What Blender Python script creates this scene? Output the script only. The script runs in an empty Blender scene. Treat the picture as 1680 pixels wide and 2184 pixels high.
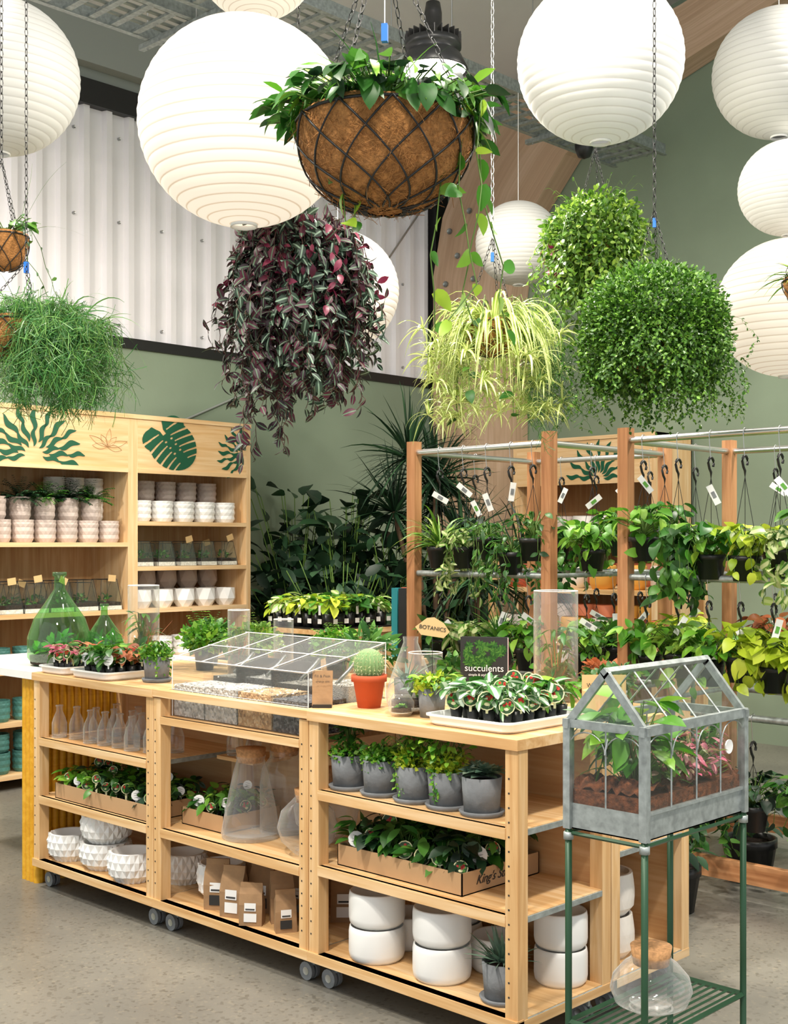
import bpy, math, random
import numpy as np
from mathutils import Vector, Matrix
random.seed(7); rng=np.random.default_rng(7)
pi=math.pi
def S(r,d): return (0.695*r+0.719*d, -0.719*r+0.695*d)
# ------------------------------------------------------------ materials
MT={}
def newmat(name):
    m=bpy.data.materials.new(name); m.use_nodes=True; nt=m.node_tree; nt.nodes.clear()
    o=nt.nodes.new('ShaderNodeOutputMaterial'); MT[name]=m
    return m,nt,o
def N(nt,t,**k):
    n=nt.nodes.new(t)
    for a,b in k.items():
        if a in n.inputs: n.inputs[a].default_value=b
        else: setattr(n,a,b)
    return n
def c4(c): return (c[0],c[1],c[2],1)
def hexc(h):
    v=[int(h[i:i+2],16)/255 for i in (0,2,4)]
    return tuple(((x+.055)/1.055)**2.4 if x>.04045 else x/12.92 for x in v)
def attr(nt,n):
    a=nt.nodes.new('ShaderNodeAttribute'); a.attribute_name=n; return a
def plain(name,col,rough=.5,metal=0,var=0,vs=8,bump=0,bs=60,spec=.5,emis=None,es=0,coat=0):
    m,nt,o=newmat(name); p=N(nt,'ShaderNodeBsdfPrincipled',Roughness=rough,Metallic=metal)
    p.inputs['Specular IOR Level'].default_value=spec
    if coat: p.inputs['Coat Weight'].default_value=coat
    g=attr(nt,'gco')
    if var:
        n=N(nt,'ShaderNodeTexNoise',Scale=vs,Detail=5); nt.links.new(g.outputs['Vector'],n.inputs['Vector'])
        r=N(nt,'ShaderNodeValToRGB'); e=r.color_ramp.elements
        e[0].position=.3; e[1].position=.7
        e[0].color=c4([max(0,x*(1-var)) for x in col]); e[1].color=c4([min(1,x*(1+var)) for x in col])
        nt.links.new(n.outputs['Fac'],r.inputs['Fac']); nt.links.new(r.outputs['Color'],p.inputs['Base Color'])
    else: p.inputs['Base Color'].default_value=c4(col)
    if bump:
        n=N(nt,'ShaderNodeTexNoise',Scale=bs,Detail=4); nt.links.new(g.outputs['Vector'],n.inputs['Vector'])
        b=N(nt,'ShaderNodeBump',Strength=bump,Distance=.01); nt.links.new(n.outputs['Fac'],b.inputs['Height']); nt.links.new(b.outputs['Normal'],p.inputs['Normal'])
    if emis: p.inputs['Emission Color'].default_value=c4(emis); p.inputs['Emission Strength'].default_value=es
    nt.links.new(p.outputs[0],o.inputs[0]); return m
def wood(name,c1,c2,c3,rough=.5):
    m,nt,o=newmat(name); p=N(nt,'ShaderNodeBsdfPrincipled',Roughness=rough)
    g=attr(nt,'gco'); mp=N(nt,'ShaderNodeMapping'); mp.inputs['Scale'].default_value=(1.6,26,26)
    nt.links.new(g.outputs['Vector'],mp.inputs['Vector'])
    n=N(nt,'ShaderNodeTexNoise',Scale=1.4,Detail=6,Distortion=.6); nt.links.new(mp.outputs[0],n.inputs['Vector'])
    mp2=N(nt,'ShaderNodeMapping'); mp2.inputs['Scale'].default_value=(.8,7,7); nt.links.new(g.outputs['Vector'],mp2.inputs['Vector'])
    n2=N(nt,'ShaderNodeTexNoise',Scale=1,Detail=2); nt.links.new(mp2.outputs[0],n2.inputs['Vector'])
    ad=N(nt,'ShaderNodeMath',operation='MULTIPLY_ADD'); ad.inputs[1].default_value=.6
    nt.links.new(n.outputs['Fac'],ad.inputs[0])
    mu=N(nt,'ShaderNodeMath',operation='MULTIPLY'); mu.inputs[1].default_value=.4; nt.links.new(n2.outputs['Fac'],mu.inputs[0]); nt.links.new(mu.outputs[0],ad.inputs[2])
    r=N(nt,'ShaderNodeValToRGB'); e=r.color_ramp.elements; e[0].position=.33;e[1].position=.62
    e[0].color=c4(c1); e[1].color=c4(c3); k=e.new(.5); k.color=c4(c2)
    nt.links.new(ad.outputs[0],r.inputs['Fac']); nt.links.new(r.outputs[0],p.inputs['Base Color'])
    b=N(nt,'ShaderNodeBump',Strength=.08,Distance=.003); nt.links.new(n.outputs['Fac'],b.inputs['Height']); nt.links.new(b.outputs[0],p.inputs['Normal'])
    nt.links.new(p.outputs[0],o.inputs[0])
def foliage(name,c1,c2,c3,mid=None,midw=.3,rough=.4,tr=.25):
    m,nt,o=newmat(name); p=N(nt,'ShaderNodeBsdfPrincipled',Roughness=rough)
    a=attr(nt,'rnd'); r=N(nt,'ShaderNodeValToRGB'); e=r.color_ramp.elements
    e[0].position=.0;e[1].position=1; e[0].color=c4(c1); e[1].color=c4(c3); k=e.new(.55); k.color=c4(c2)
    nt.links.new(a.outputs['Fac'],r.inputs['Fac']); src=r.outputs[0]
    if mid:
        ea=attr(nt,'edge'); mr=N(nt,'ShaderNodeMapRange'); mr.inputs[1].default_value=midw; mr.inputs[2].default_value=midw+.15
        nt.links.new(ea.outputs['Fac'],mr.inputs[0]); mx=N(nt,'ShaderNodeMix',data_type='RGBA')
        nt.links.new(mr.outputs[0],mx.inputs[0]); mx.inputs[6].default_value=c4(mid); nt.links.new(src,mx.inputs[7]); src=mx.outputs[2]
    nt.links.new(src,p.inputs['Base Color'])
    t=N(nt,'ShaderNodeBsdfTranslucent'); nt.links.new(src,t.inputs[0]); mx=N(nt,'ShaderNodeMixShader',Fac=tr)
    nt.links.new(p.outputs[0],mx.inputs[1]); nt.links.new(t.outputs[0],mx.inputs[2]); nt.links.new(mx.outputs[0],o.inputs[0])
def glass(name,tint,edge=.75,base=.05,painted_sheen=.25,pw_=1.6):
    m,nt,o=newmat(name); t=N(nt,'ShaderNodeBsdfTransparent'); t.inputs[0].default_value=c4(tint)
    g=N(nt,'ShaderNodeBsdfGlossy',Roughness=.03); lw=N(nt,'ShaderNodeLayerWeight',Blend=.35)
    df=N(nt,'ShaderNodeBsdfDiffuse'); df.inputs[0].default_value=(.9*tint[0],.9*tint[1],.9*tint[2],1)
    gm=N(nt,'ShaderNodeMixShader',Fac=painted_sheen); nt.links.new(g.outputs[0],gm.inputs[1]); nt.links.new(df.outputs[0],gm.inputs[2])  # pale diffuse mixed into the gloss paints bright edges on the glass
    mr=N(nt,'ShaderNodeMapRange'); mr.inputs[3].default_value=base; mr.inputs[4].default_value=edge
    pw=N(nt,'ShaderNodeMath',operation='POWER'); pw.inputs[1].default_value=pw_
    nt.links.new(lw.outputs['Facing'],pw.inputs[0]); nt.links.new(pw.outputs[0],mr.inputs[0])
    mx=N(nt,'ShaderNodeMixShader'); nt.links.new(mr.outputs[0],mx.inputs[0]); nt.links.new(t.outputs[0],mx.inputs[1]); nt.links.new(gm.outputs[0],mx.inputs[2]); nt.links.new(mx.outputs[0],o.inputs[0])
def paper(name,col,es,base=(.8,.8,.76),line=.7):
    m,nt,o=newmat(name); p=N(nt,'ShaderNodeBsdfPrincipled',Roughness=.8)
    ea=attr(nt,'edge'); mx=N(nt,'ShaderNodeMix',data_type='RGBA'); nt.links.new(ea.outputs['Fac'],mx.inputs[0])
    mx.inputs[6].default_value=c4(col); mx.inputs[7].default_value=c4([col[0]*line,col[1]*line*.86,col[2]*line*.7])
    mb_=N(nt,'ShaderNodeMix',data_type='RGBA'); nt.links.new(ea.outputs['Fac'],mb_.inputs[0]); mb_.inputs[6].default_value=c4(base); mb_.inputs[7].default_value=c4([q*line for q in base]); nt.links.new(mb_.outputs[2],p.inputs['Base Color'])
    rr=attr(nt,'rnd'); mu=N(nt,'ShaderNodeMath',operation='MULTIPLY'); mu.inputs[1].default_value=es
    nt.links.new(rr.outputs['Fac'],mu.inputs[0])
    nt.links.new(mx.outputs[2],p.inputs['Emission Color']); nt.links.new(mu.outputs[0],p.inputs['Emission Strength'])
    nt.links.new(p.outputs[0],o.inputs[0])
def pebble(name,c1,c2,c3,scale=90):
    m,nt,o=newmat(name); p=N(nt,'ShaderNodeBsdfPrincipled',Roughness=.7); g=attr(nt,'gco')
    v=N(nt,'ShaderNodeTexVoronoi',Scale=scale); nt.links.new(g.outputs['Vector'],v.inputs['Vector'])
    r=N(nt,'ShaderNodeValToRGB'); e=r.color_ramp.elements; e[0].color=c4(c1); e[1].color=c4(c3); k=e.new(.5); k.color=c4(c2)
    sp=N(nt,'ShaderNodeSeparateColor'); nt.links.new(v.outputs['Color'],sp.inputs[0]); nt.links.new(sp.outputs[0],r.inputs[0]); nt.links.new(r.outputs[0],p.inputs['Base Color'])
    b=N(nt,'ShaderNodeBump',Strength=.9,Distance=.01); b.invert=True; nt.links.new(v.outputs['Distance'],b.inputs['Height']); nt.links.new(b.outputs[0],p.inputs['Normal'])
    nt.links.new(p.outputs[0],o.inputs[0])

wood('pine',hexc('c4925a'),hexc('dab07a'),hexc('e8c698'))
wood('pine_light',hexc('d6a870'),hexc('e2bd8c'),hexc('ebcca0'))
wood('cedar',hexc('94603a'),hexc('b07a50'),hexc('c49064'))
wood('ply',hexc('b8885a'),hexc('c69c6c'),hexc('d2ac80'))
wood('glulam',hexc('b8967a'),hexc('cbab8e'),hexc('d8baa0'))
wood('yellowpaint',hexc('cf9412'),hexc('dea420'),hexc('e8b234'))
plain('greenwall',hexc('8a9a84'),.85,var=.06,vs=1.5,bump=.05,bs=40)
plain('ceilw',hexc('e0dfdc'),.8,var=.03,vs=2)
plain('corr',hexc('efedf0'),.4,var=.03,vs=2)
plain('blackm',(.012,.012,.012),.45)
plain('blackp',(.014,.015,.016),.38,var=.1)
plain('steel',(.62,.63,.63),.32,1)
plain('galv',hexc('a4abaa'),.45,.6,var=.25,vs=40)
plain('greybeam',hexc('949a94'),.6)
plain('greenm',hexc('24482f'),.4,.2)
plain('white',(.86,.86,.84),.3,var=.02)
plain('offwhite',(.78,.74,.68),.45,var=.05,bump=.1)
plain('pinkpot',hexc('c4b4aa'),.6,var=.07)
plain('tealpot',hexc('4f857e'),.5,var=.1)
plain('yellowpot',hexc('d9a046'),.5); plain('orangepot',hexc('c8704a'),.6); plain('redpot',hexc('b05540'),.6)
plain('greypot',hexc('7a7d80'),.85,var=.25,vs=14,bump=.25,bs=50)
plain('terra',hexc('b9502a'),.75,var=.08)
plain('soil',hexc('2b1a10'),1,var=.6,vs=60,bump=1,bs=90)
plain('soilred',hexc('6a3a20'),1,var=.7,vs=50,bump=1,bs=90)
plain('coir',hexc('b07a44'),1,var=.3,vs=90,bump=.8,bs=160)
plain('card',hexc('b8946c'),.8,var=.05)
plain('kraft',hexc('a07e5a'),.8,var=.12,vs=20,bump=.3,bs=25)
plain('cork',hexc('b98a5c'),.9,var=.3,vs=90)
plain('tagw',(.85,.85,.83),.5); plain('tagg',hexc('5a9c38'),.5); plain('tagdk',hexc('24481c'),.5); plain('tagr',hexc('c02a1c'),.5); plain('tagy',hexc('e6e0b0'),.5)
plain('tagt',hexc('d3b07a'),.7)
plain('ink',(.02,.02,.02),.7); plain('mural',hexc('0c5236'),.6); plain('blue',hexc('1f6fd0'),.4); plain('teal2',hexc('2a8f9a'),.4)
plain('linework',hexc('b98a5a'),.7)
plain('stemg',hexc('5a7a30'),.6); plain('stemb',hexc('4a2c22'),.7); plain('bark',hexc('5b4633'),.9,var=.3)
plain('cactus',hexc('7fa06a'),.7); plain('lampglow',(1,.95,.85),.5,emis=(1,.93,.8),es=9)
plain('whitestone',(.8,.78,.74),.8,var=.25,vs=80,bump=.6,bs=120)
plain('pink',hexc('e0849a'),.6)
glass('glassc',(.98,.985,.98),.9,.07,.45,1.5); glass('glassb',(.42,.74,.36),.6,.1,.3,1.5); glass('acrylic',(.975,.98,.98),.35,.03,.5,2.5); glass('paneg',(.94,.965,.95),.45,.08,.1,2)
pebble('peb_w',(.85,.83,.8),(.6,.58,.55),(.38,.36,.34)); pebble('peb_t',hexc('e6caa0'),hexc('c29a6c'),hexc('9a7a5a')); pebble('peb_d',(.03,.03,.035),(.08,.08,.09),(.2,.2,.21)); pebble('sand',hexc('dfd9ce'),hexc('cfc8bb'),hexc('e6e0d4'),300)
foliage('f_mid',hexc('1d4617'),hexc('367026'),hexc('66983c'))
foliage('f_dark',hexc('0f2416'),hexc('1c3c24'),hexc('345a36'),rough=.5,tr=.12)
foliage('f_lime',hexc('86a41c'),hexc('b2c834'),hexc('d8e450'))
foliage('f_bright',hexc('35721c'),hexc('5e9e2a'),hexc('9cc84a'))
foliage('f_bush',hexc('24480f'),hexc('44741f'),hexc('7aa83c'))
foliage('f_bush2',hexc('345c1a'),hexc('64902c'),hexc('a4c450'))
foliage('f_purple',hexc('1c0e16'),hexc('361624'),hexc('5a2034'),mid=hexc('5c7a5e'),midw=.08,rough=.5,tr=.15)
foliage('f_tgreen',hexc('14201a'),hexc('24382a'),hexc('3c5440'),mid=hexc('88a48c'),midw=.1,rough=.5,tr=.15)
foliage('f_purple2',hexc('4a1428'),hexc('741c3a'),hexc('923a54'))
foliage('f_spider',hexc('86a436'),hexc('b4cc56'),hexc('dfe896'),mid=hexc('eaf0b4'),midw=.35)
foliage('f_needle',hexc('2a5e2a'),hexc('447f38'),hexc('76a850'))
foliage('f_var',hexc('3f7028'),hexc('6f9c3e'),hexc('b5ca74'),mid=hexc('d3dca0'),midw=.3)
foliage('f_fitt',hexc('2c5a28'),hexc('3f7a38'),hexc('5c8f50'),mid=hexc('c2d4bc'),midw=.25)
foliage('f_pothos',hexc('2c6a22'),hexc('50902c'),hexc('b0d040'))
foliage('f_orange',hexc('7a4a20'),hexc('b0603a'),hexc('d88a60'))
foliage('f_pinkl',hexc('d0607e'),hexc('e48ca0'),hexc('7aa050'))
foliage('f_succ',hexc('4a6a5a'),hexc('6a8a74'),hexc('9ab09a'))
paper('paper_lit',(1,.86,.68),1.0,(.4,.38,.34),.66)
paper('paper_unlit_glow',(1,.98,.93),.12,(.62,.62,.59),.78)  # unlit lanterns: faint emission stands in for light through the paper
m,nt,o=newmat('concrete'); p=N(nt,'ShaderNodeBsdfPrincipled',Roughness=.36); g=attr(nt,'gco')
n1=N(nt,'ShaderNodeTexNoise',Scale=1.1,Detail=7); n2=N(nt,'ShaderNodeTexNoise',Scale=70,Detail=3)
v=N(nt,'ShaderNodeTexVoronoi',Scale=80)
for q in (n1,n2,v): nt.links.new(g.outputs['Vector'],q.inputs['Vector'])
r=N(nt,'ShaderNodeValToRGB'); e=r.color_ramp.elements; e[0].position=.3;e[1].position=.7; e[0].color=c4(hexc('66645e'));e[1].color=c4(hexc('838076'))
nt.links.new(n1.outputs['Fac'],r.inputs[0])
sp=N(nt,'ShaderNodeSeparateColor'); nt.links.new(v.outputs['Color'],sp.inputs[0])
r2=N(nt,'ShaderNodeValToRGB'); e=r2.color_ramp.elements; e[0].color=(.6,.58,.55,1); e[1].color=(1.25,1.2,1.12,1); k=e.new(.2); k.color=(1,1,1,1); k=e.new(.88); k.color=(1,1,1,1)
nt.links.new(sp.outputs[0],r2.inputs[0])
mx=N(nt,'ShaderNodeMix',data_type='RGBA',blend_type='MULTIPLY'); mx.inputs[0].default_value=.8; nt.links.new(r.outputs[0],mx.inputs[6]); nt.links.new(r2.outputs[0],mx.inputs[7])
nt.links.new(mx.outputs[2],p.inputs['Base Color'])
b=N(nt,'ShaderNodeBump',Strength=.06); nt.links.new(n2.outputs['Fac'],b.inputs['Height']); nt.links.new(b.outputs[0],p.inputs['Normal']); nt.links.new(p.outputs[0],o.inputs[0])

# ------------------------------------------------------------ mesh builder
def nrm(a): return a/np.maximum(np.linalg.norm(a,axis=-1,keepdims=True),1e-9)
class MB:
    def __init__(s): s.V=[];s.F=[];s.M=[];s.Sm=[];s.R=[];s.E=[];s.G=[];s.n=0;s.mats=[]
    def add(s,V,F,mat,smooth=False,rnd=.5,edge=0,g=None):
        V=np.asarray(V,float).reshape(-1,3); k=len(V)
        if mat not in s.mats: s.mats.append(mat)
        mi=s.mats.index(mat)
        if isinstance(F,np.ndarray): F=(F+s.n).tolist()
        else: F=[[i+s.n for i in f] for f in F]
        s.F+=F; s.M+=[mi]*len(F); s.Sm+=[smooth]*len(F); s.V.append(V)
        s.R.append(np.broadcast_to(np.asarray(rnd,float),(k,)) ); s.E.append(np.broadcast_to(np.asarray(edge,float),(k,)))
        s.G.append(V if g is None else np.asarray(g,float)); s.n+=k
    def box(s,c,sz,mat,rz=0,mtx=None,wave=0):
        h=np.array(sz)/2
        L=np.array([[x,y,z] for x in(-1,1) for y in(-1,1) for z in(-1,1)])*h
        F=[(0,1,3,2),(4,6,7,5),(0,4,5,1),(2,3,7,6),(0,2,6,4),(1,5,7,3)]
        order=list(np.argsort(-np.array(sz))); G=L[:,order]+rng.uniform(-20,20,3)
        if mtx is not None: V=L@np.array(mtx.to_3x3()).T+np.array(c)
        else:
            cr,sr=math.cos(rz),math.sin(rz); V=L.copy(); V[:,0]=L[:,0]*cr-L[:,1]*sr; V[:,1]=L[:,0]*sr+L[:,1]*cr; V+=np.array(c)
        s.add(V,F,mat,g=G)
    def bb(s,x0,x1,y0,y1,z0,z1,mat): s.box(((x0+x1)/2,(y0+y1)/2,(z0+z1)/2),(x1-x0,y1-y0,z1-z0),mat)
    def lathe(s,prof,c,seg,mat,smooth=True,rnd=.5,edge=0,a0=0,sc=(1,1)):
        n=len(prof); a=a0+np.arange(seg)*2*pi/seg; pr=np.array(prof,float)
        V=np.zeros((n,seg,3)); V[:,:,0]=pr[:,None,0]*np.cos(a)*sc[0]+c[0]; V[:,:,1]=pr[:,None,0]*np.sin(a)*sc[1]+c[1]; V[:,:,2]=pr[:,None,1]+c[2]
        i=np.arange(n-1)[:,None]*seg; j=np.arange(seg)[None]; j2=(j+1)%seg
        F=np.stack([i+j,i+j2,i+seg+j2,i+seg+j],-1).reshape(-1,4)
        def ex(q): return np.repeat(np.asarray(q,float),seg) if np.ndim(q) else q
        s.add(V,F,mat,smooth,ex(rnd),ex(edge))
    def tube(s,pts,r,mat,seg=6,caps=False,smooth=True):
        P=np.array(pts,float); n=len(P); T=np.gradient(P,axis=0); T=nrm(T)
        ref=np.array([0,0,1.]) if abs(T[:,2]).mean()<.8 else np.array([1.,0,0])
        A=nrm(np.cross(T,ref)); B=np.cross(T,A); a=np.arange(seg)*2*pi/seg
        R=np.broadcast_to(np.asarray(r,float),(n,))[:,None,None]
        V=P[:,None]+R*(np.cos(a)[None,:,None]*A[:,None]+np.sin(a)[None,:,None]*B[:,None])
        i=np.arange(n-1)[:,None]*seg; j=np.arange(seg)[None]; j2=(j+1)%seg
        F=np.stack([i+j,i+j2,i+seg+j2,i+seg+j],-1).reshape(-1,4).tolist()
        if caps: F.append(list(range(seg))); F.append([(n-1)*seg+q for q in range(seg)])
        s.add(V,F,mat,smooth)
    def facet(s,c,rows,seg,mat,amp=.05):
        V=[];n=len(rows)
        for k,(r,z) in enumerate(rows):
            for j in range(seg):
                a=(j+.5*(k%2))*2*pi/seg; V.append((c[0]+r*math.cos(a),c[1]+r*math.sin(a),c[2]+z))
        F=[]
        for k in range(n-1):
            for j in range(seg):
                a=k*seg+j;b=k*seg+(j+1)%seg;c1=(k+1)*seg+j;d=(k+1)*seg+(j+1)%seg
                if k%2==0: F+=[(a,b,c1),(b,d,c1)]
                else: F+=[(a,d,c1),(a,b,d)]
        s.add(V,F,mat); r,z=rows[-1]
        s.lathe([(r,z),(r*.9,z),(r*.86,z-.02),(0,z-.03)],c,seg,mat,False,a0=(pi/seg if (n-1)%2 else 0))
    def diamond(s,c,prof,seg,mat,amp=.008,rows=5):
        zs=np.linspace(prof[0][1],prof[-1][1],rows+1); rad=lambda z: np.interp(z,[p[1] for p in prof],[p[0] for p in prof])
        V=[];F=[]
        def P(a,z,off=0): r=rad(z)+off; V.append((c[0]+r*math.cos(a),c[1]+r*math.sin(a),c[2]+z)); return len(V)-1
        dz=zs[1]-zs[0]; da=2*pi/seg
        for k in range(rows+1):
            for j in range(seg):
                a=(j+.5*(k%2))*da; z=zs[k]; zl=max(zs[0],z-dz); zh=min(zs[-1],z+dz)
                i=[P(a-da/2,z),P(a,zl),P(a+da/2,z),P(a,zh),P(a,z,amp)]
                for q in range(4): F.append((i[q],i[(q+1)%4],i[4]))
        s.add(V,F,mat); r,z=prof[-1]
        s.lathe([(r,z),(r-.004,z+.003),(r*.9,z),(r*.86,z-.03),(0,z-.05)],c,seg*2,mat); s.lathe([(0,0),(prof[0][0],0)],c,seg,mat)
    def leaves(s,tpl,P,D,Sz,mat,up=None,jit=.5):
        tv,tf,te=tpl; P=np.asarray(P,float); k=len(P)
        if k==0: return
        D=nrm(np.asarray(D,float)); U=np.array([0,0,1.]) if up is None else np.asarray(up,float)
        U=U+rng.normal(0,jit,(k,3)); X=nrm(np.cross(D,U)); Z=np.cross(X,D); Sz=np.broadcast_to(np.asarray(Sz,float),(k,))
        V=P[:,None]+Sz[:,None,None]*(tv[None,:,0,None]*X[:,None]+tv[None,:,1,None]*D[:,None]+tv[None,:,2,None]*Z[:,None])
        m=len(tv); F=(tf[None]+np.arange(k)[:,None,None]*m).reshape(-1,tf.shape[1])
        s.add(V,F,mat,True,np.repeat(rng.random(k),m),np.tile(te,k))
    def build(s,name,parent=None,bevel=0,nocen=False):
        V=np.concatenate(s.V); c=np.array([(V[:,0].min()+V[:,0].max())/2,(V[:,1].min()+V[:,1].max())/2,V[:,2].min()])
        if nocen or parent: c=np.zeros(3)
        me=bpy.data.meshes.new(name); me.from_pydata((V-c).tolist(),[],s.F)
        for mt in s.mats: me.materials.append(MT[mt])
        me.polygons.foreach_set('material_index',s.M); me.polygons.foreach_set('use_smooth',s.Sm)
        a=me.attributes.new('rnd','FLOAT','POINT'); a.data.foreach_set('value',np.concatenate(s.R))
        a=me.attributes.new('edge','FLOAT','POINT'); a.data.foreach_set('value',np.concatenate(s.E))
        a=me.attributes.new('gco','FLOAT_VECTOR','POINT'); a.data.foreach_set('vector',np.concatenate(s.G).ravel())
        me.update(); ob=bpy.data.objects.new(name,me); bpy.context.scene.collection.objects.link(ob); ob.location=c.tolist()
        if parent: ob.parent=parent
        if bevel:
            b=ob.modifiers.new('bevel','BEVEL'); b.width=bevel; b.segments=2; b.limit_method='ANGLE'
        return ob
def tpl(n,wf,bend=.3,fold=.2,wave=0):
    V=[];E=[];F=[]
    ts=np.linspace(0,1,n); ws=[wf(t) for t in ts]; mw=max(ws)
    for t,w in zip(ts,ws):
        z=-bend*t*t; q=wave*math.sin(2*pi*1.2*t); V+=[(-w+q,t,z+fold*w),(q,t,z),(w+q,t,z+fold*w)]; E+=[w/mw,0,w/mw]
    for i in range(n-1):
        a=3*i; F+=[(a,a+1,a+4,a+3),(a+1,a+2,a+5,a+4)]
    return np.array(V),np.array(F),np.array(E)
T_heart=tpl(6,lambda t:.42*math.sin(pi*min(1,(t+.12)/1.12))**.7*(1-.35*t) if t<1 else .0,.35)
T_broad=tpl(5,lambda t:.27*math.sin(pi*min(1,t*.96+.04))**.8,.35)
T_lance=tpl(5,lambda t:.14*math.sin(pi*min(1,t*.95+.05))**.8,.4)
T_small=tpl(3,lambda t:[.1,.36,.05][int(round(t*2))],.2)
T_needle=tpl(3,lambda t:.018,.25,0)
T_flat=tpl(7,lambda t:.2*math.sin(pi*min(1,t*.98+.02))**.9,0,0)
T_wave=tpl(14,lambda t:.125*math.sin(pi*min(1,t*.98+.01))**.8,0,0,.06)
CAM=np.array([-.72,-.69,0.])

def text(parent,body,size,loc,n,mat,name='lettering',align='CENTER',tilt=0,shear=0):
    cu=bpy.data.curves.new(name,'FONT'); cu.body=body; cu.size=size; cu.align_x=align; cu.align_y='CENTER'; cu.extrude=.0004; cu.shear=shear
    cu.materials.append(MT[mat]); ob=bpy.data.objects.new(name,cu); bpy.context.scene.collection.objects.link(ob)
    n=Vector(n).normalized(); up=Vector((0,0,1)); r=up.cross(n).normalized(); u=n.cross(r)
    M=Matrix((r,u,n)).transposed().to_4x4()@Matrix.Rotation(tilt,4,'Z'); M.translation=Vector(loc); ob.matrix_world=M
    if parent:
        ob.parent=parent; ob.matrix_parent_inverse=Matrix.Translation(-Vector(parent.location))
    return ob

# ------------------------------------------------------------ plant helpers
def bush(mb,c,R,n,T,size,mat,inner=.55,up=.3,down=0,zmin=None):
    d=nrm(rng.normal(size=(n,3))); rr=rng.uniform(inner,1,n)**.6
    P=np.array(c)+d*rr[:,None]*np.array(R)*rng.uniform(.85,1.08,(n,1))
    if zmin is not None: P=P[P[:,2]>zmin]; d=d[:len(P)]
    D=nrm(P-np.array(c))+rng.normal(0,.5,(len(P),3)); D[:,2]+=up-down
    mb.leaves(T,P,D,size*rng.uniform(.6,1.25,len(P)),mat,up=nrm(P-np.array(c))+np.array([0,0,.6]))
def trail(mb,c,r0,n,L,T,size,mat,step=.03,out=.1,rise=.06,stem='stemg',arc=(0,2*pi),wob=.012,sr=.0018,per=1,lean=.3,chaos=.6):
    P=[];D=[];U=[]
    for i in range(n):
        a=random.uniform(*arc); rr=r0*random.uniform(.6,1); o=np.array([math.cos(a),math.sin(a),0]); l=random.uniform(*L)
        m=max(3,int(l/step)); ou=out*random.uniform(.5,1.3); ri=rise*random.uniform(.3,1.3); w=np.zeros(3); pts=[]
        for k in range(m+1):
            s=k*step; w=w+rng.normal(0,wob,3)*[1,1,0]
            q=np.array(c)+o*(rr+ou*(1-math.exp(-s/.09)))+w+np.array([0,0,ri*math.sin(min(pi,s/.12*pi))*1.0-max(0,s-.05)])
            pts.append(q)
            for _ in range(per):
                P.append(q); D.append(o*lean+rng.normal(0,chaos,3)+np.array([0,0,-.55])); U.append(o+np.array([0,0,.5]))
        if sr: mb.tube(pts,sr,stem,3)
    mb.leaves(T,P,D,size*rng.uniform(.65,1.2,len(P)),mat,up=np.array(U),jit=.35)
def arch(mb,c,n,L,w,mat,el=(.3,1.4),g=1.,segs=8,r0=.02,twist=.3,arc=(0,2*pi)):
    for i in range(n):
        a=random.uniform(*arc); e=random.uniform(*el); l=random.uniform(*L); o=np.array([math.cos(a),math.sin(a),0]); sd=np.array([-math.sin(a),math.cos(a),0])
        v=o*math.cos(e)+np.array([0,0,math.sin(e)]); p=np.array(c)+o*r0*random.random(); ds=l/segs; pts=[]
        ww=[]
        for k in range(segs+1):
            t=k/segs; ww.append(w*(1-t**2.5)*(.6+.4*min(1,t*5))+.0004); pts.append(p.copy()); v=v+np.array([0,0,-g*ds*4.0])+rng.normal(0,.04,3); v=v/np.linalg.norm(v); p=p+v*ds
        sd=sd+rng.normal(0,twist,3); pts=np.array(pts); ww=np.array(ww)[:,None]
        V=np.stack([pts-sd*ww,pts-np.array([0,0,.25])*ww,pts+sd*ww],1).reshape(-1,3)
        F=[]
        for k in range(segs): b=3*k; F+=[(b,b+1,b+4,b+3),(b+1,b+2,b+5,b+4)]
        mb.add(V,F,mat,True,random.random(),np.tile([1.,0,1.],segs+1))
def fern(mb,c,n,L,mat,el=(.3,1.4),g=1.2,leaf=.02):
    P=[];D=[]
    for i in range(n):
        a=random.uniform(0,2*pi); e=random.uniform(*el); l=random.uniform(*L); o=np.array([math.cos(a),math.sin(a),0]); sd=np.array([-math.sin(a),math.cos(a),0])
        v=o*math.cos(e)+np.array([0,0,math.sin(e)]); p=np.array(c,float); ds=l/12
        for k in range(12):
            v=v+np.array([0,0,-g*ds*4]); v/=np.linalg.norm(v); p=p+v*ds
            for s in (1,-1): P.append(p.copy()); D.append(sd*s+v*.4)
    mb.leaves(T_broad,P,D,leaf,mat,jit=.1)
def stalks(mb,c,n,h,T,size,mat,spread=.08,stem='stemg',sr=.002,droop=.6,zl=(.3,1)):
    P=[];D=[]
    for i in range(n):
        a=random.uniform(0,2*pi); o=np.array([math.cos(a),math.sin(a),0]); hh=h*random.uniform(*zl); s=spread*random.uniform(.2,1.2)
        pts=[np.array(c)+o*s*t**1.5+np.array([0,0,hh*t]) for t in (0,.35,.7,1)]
        if sr: mb.tube(pts,sr,stem,3)
        P.append(pts[-1]); D.append(o*1.0+rng.normal(0,.3,3)+np.array([0,0,random.uniform(-droop,.4)]))
    mb.leaves(T,P,D,size*rng.uniform(.65,1.2,n),mat,jit=.3)
def pot(mb,c,rt,rb,h,mat,soil='soil',seg=20,lip=0):
    pr=[(0,0),(rb,0),(rt,h*.9 if lip else h)]
    if lip: pr=[(0,0),(rb,0),(rt,h*.8),(rt+lip,h*.8),(rt+lip,h)]
    e=pr[-1][0]; pr+=[(e*.9,h),(e*.86,h*.85)]
    mb.lathe(pr,c,seg,mat); mb.lathe([(e*.87,h*.86),(0,h*.9)],c,seg,soil)
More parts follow.
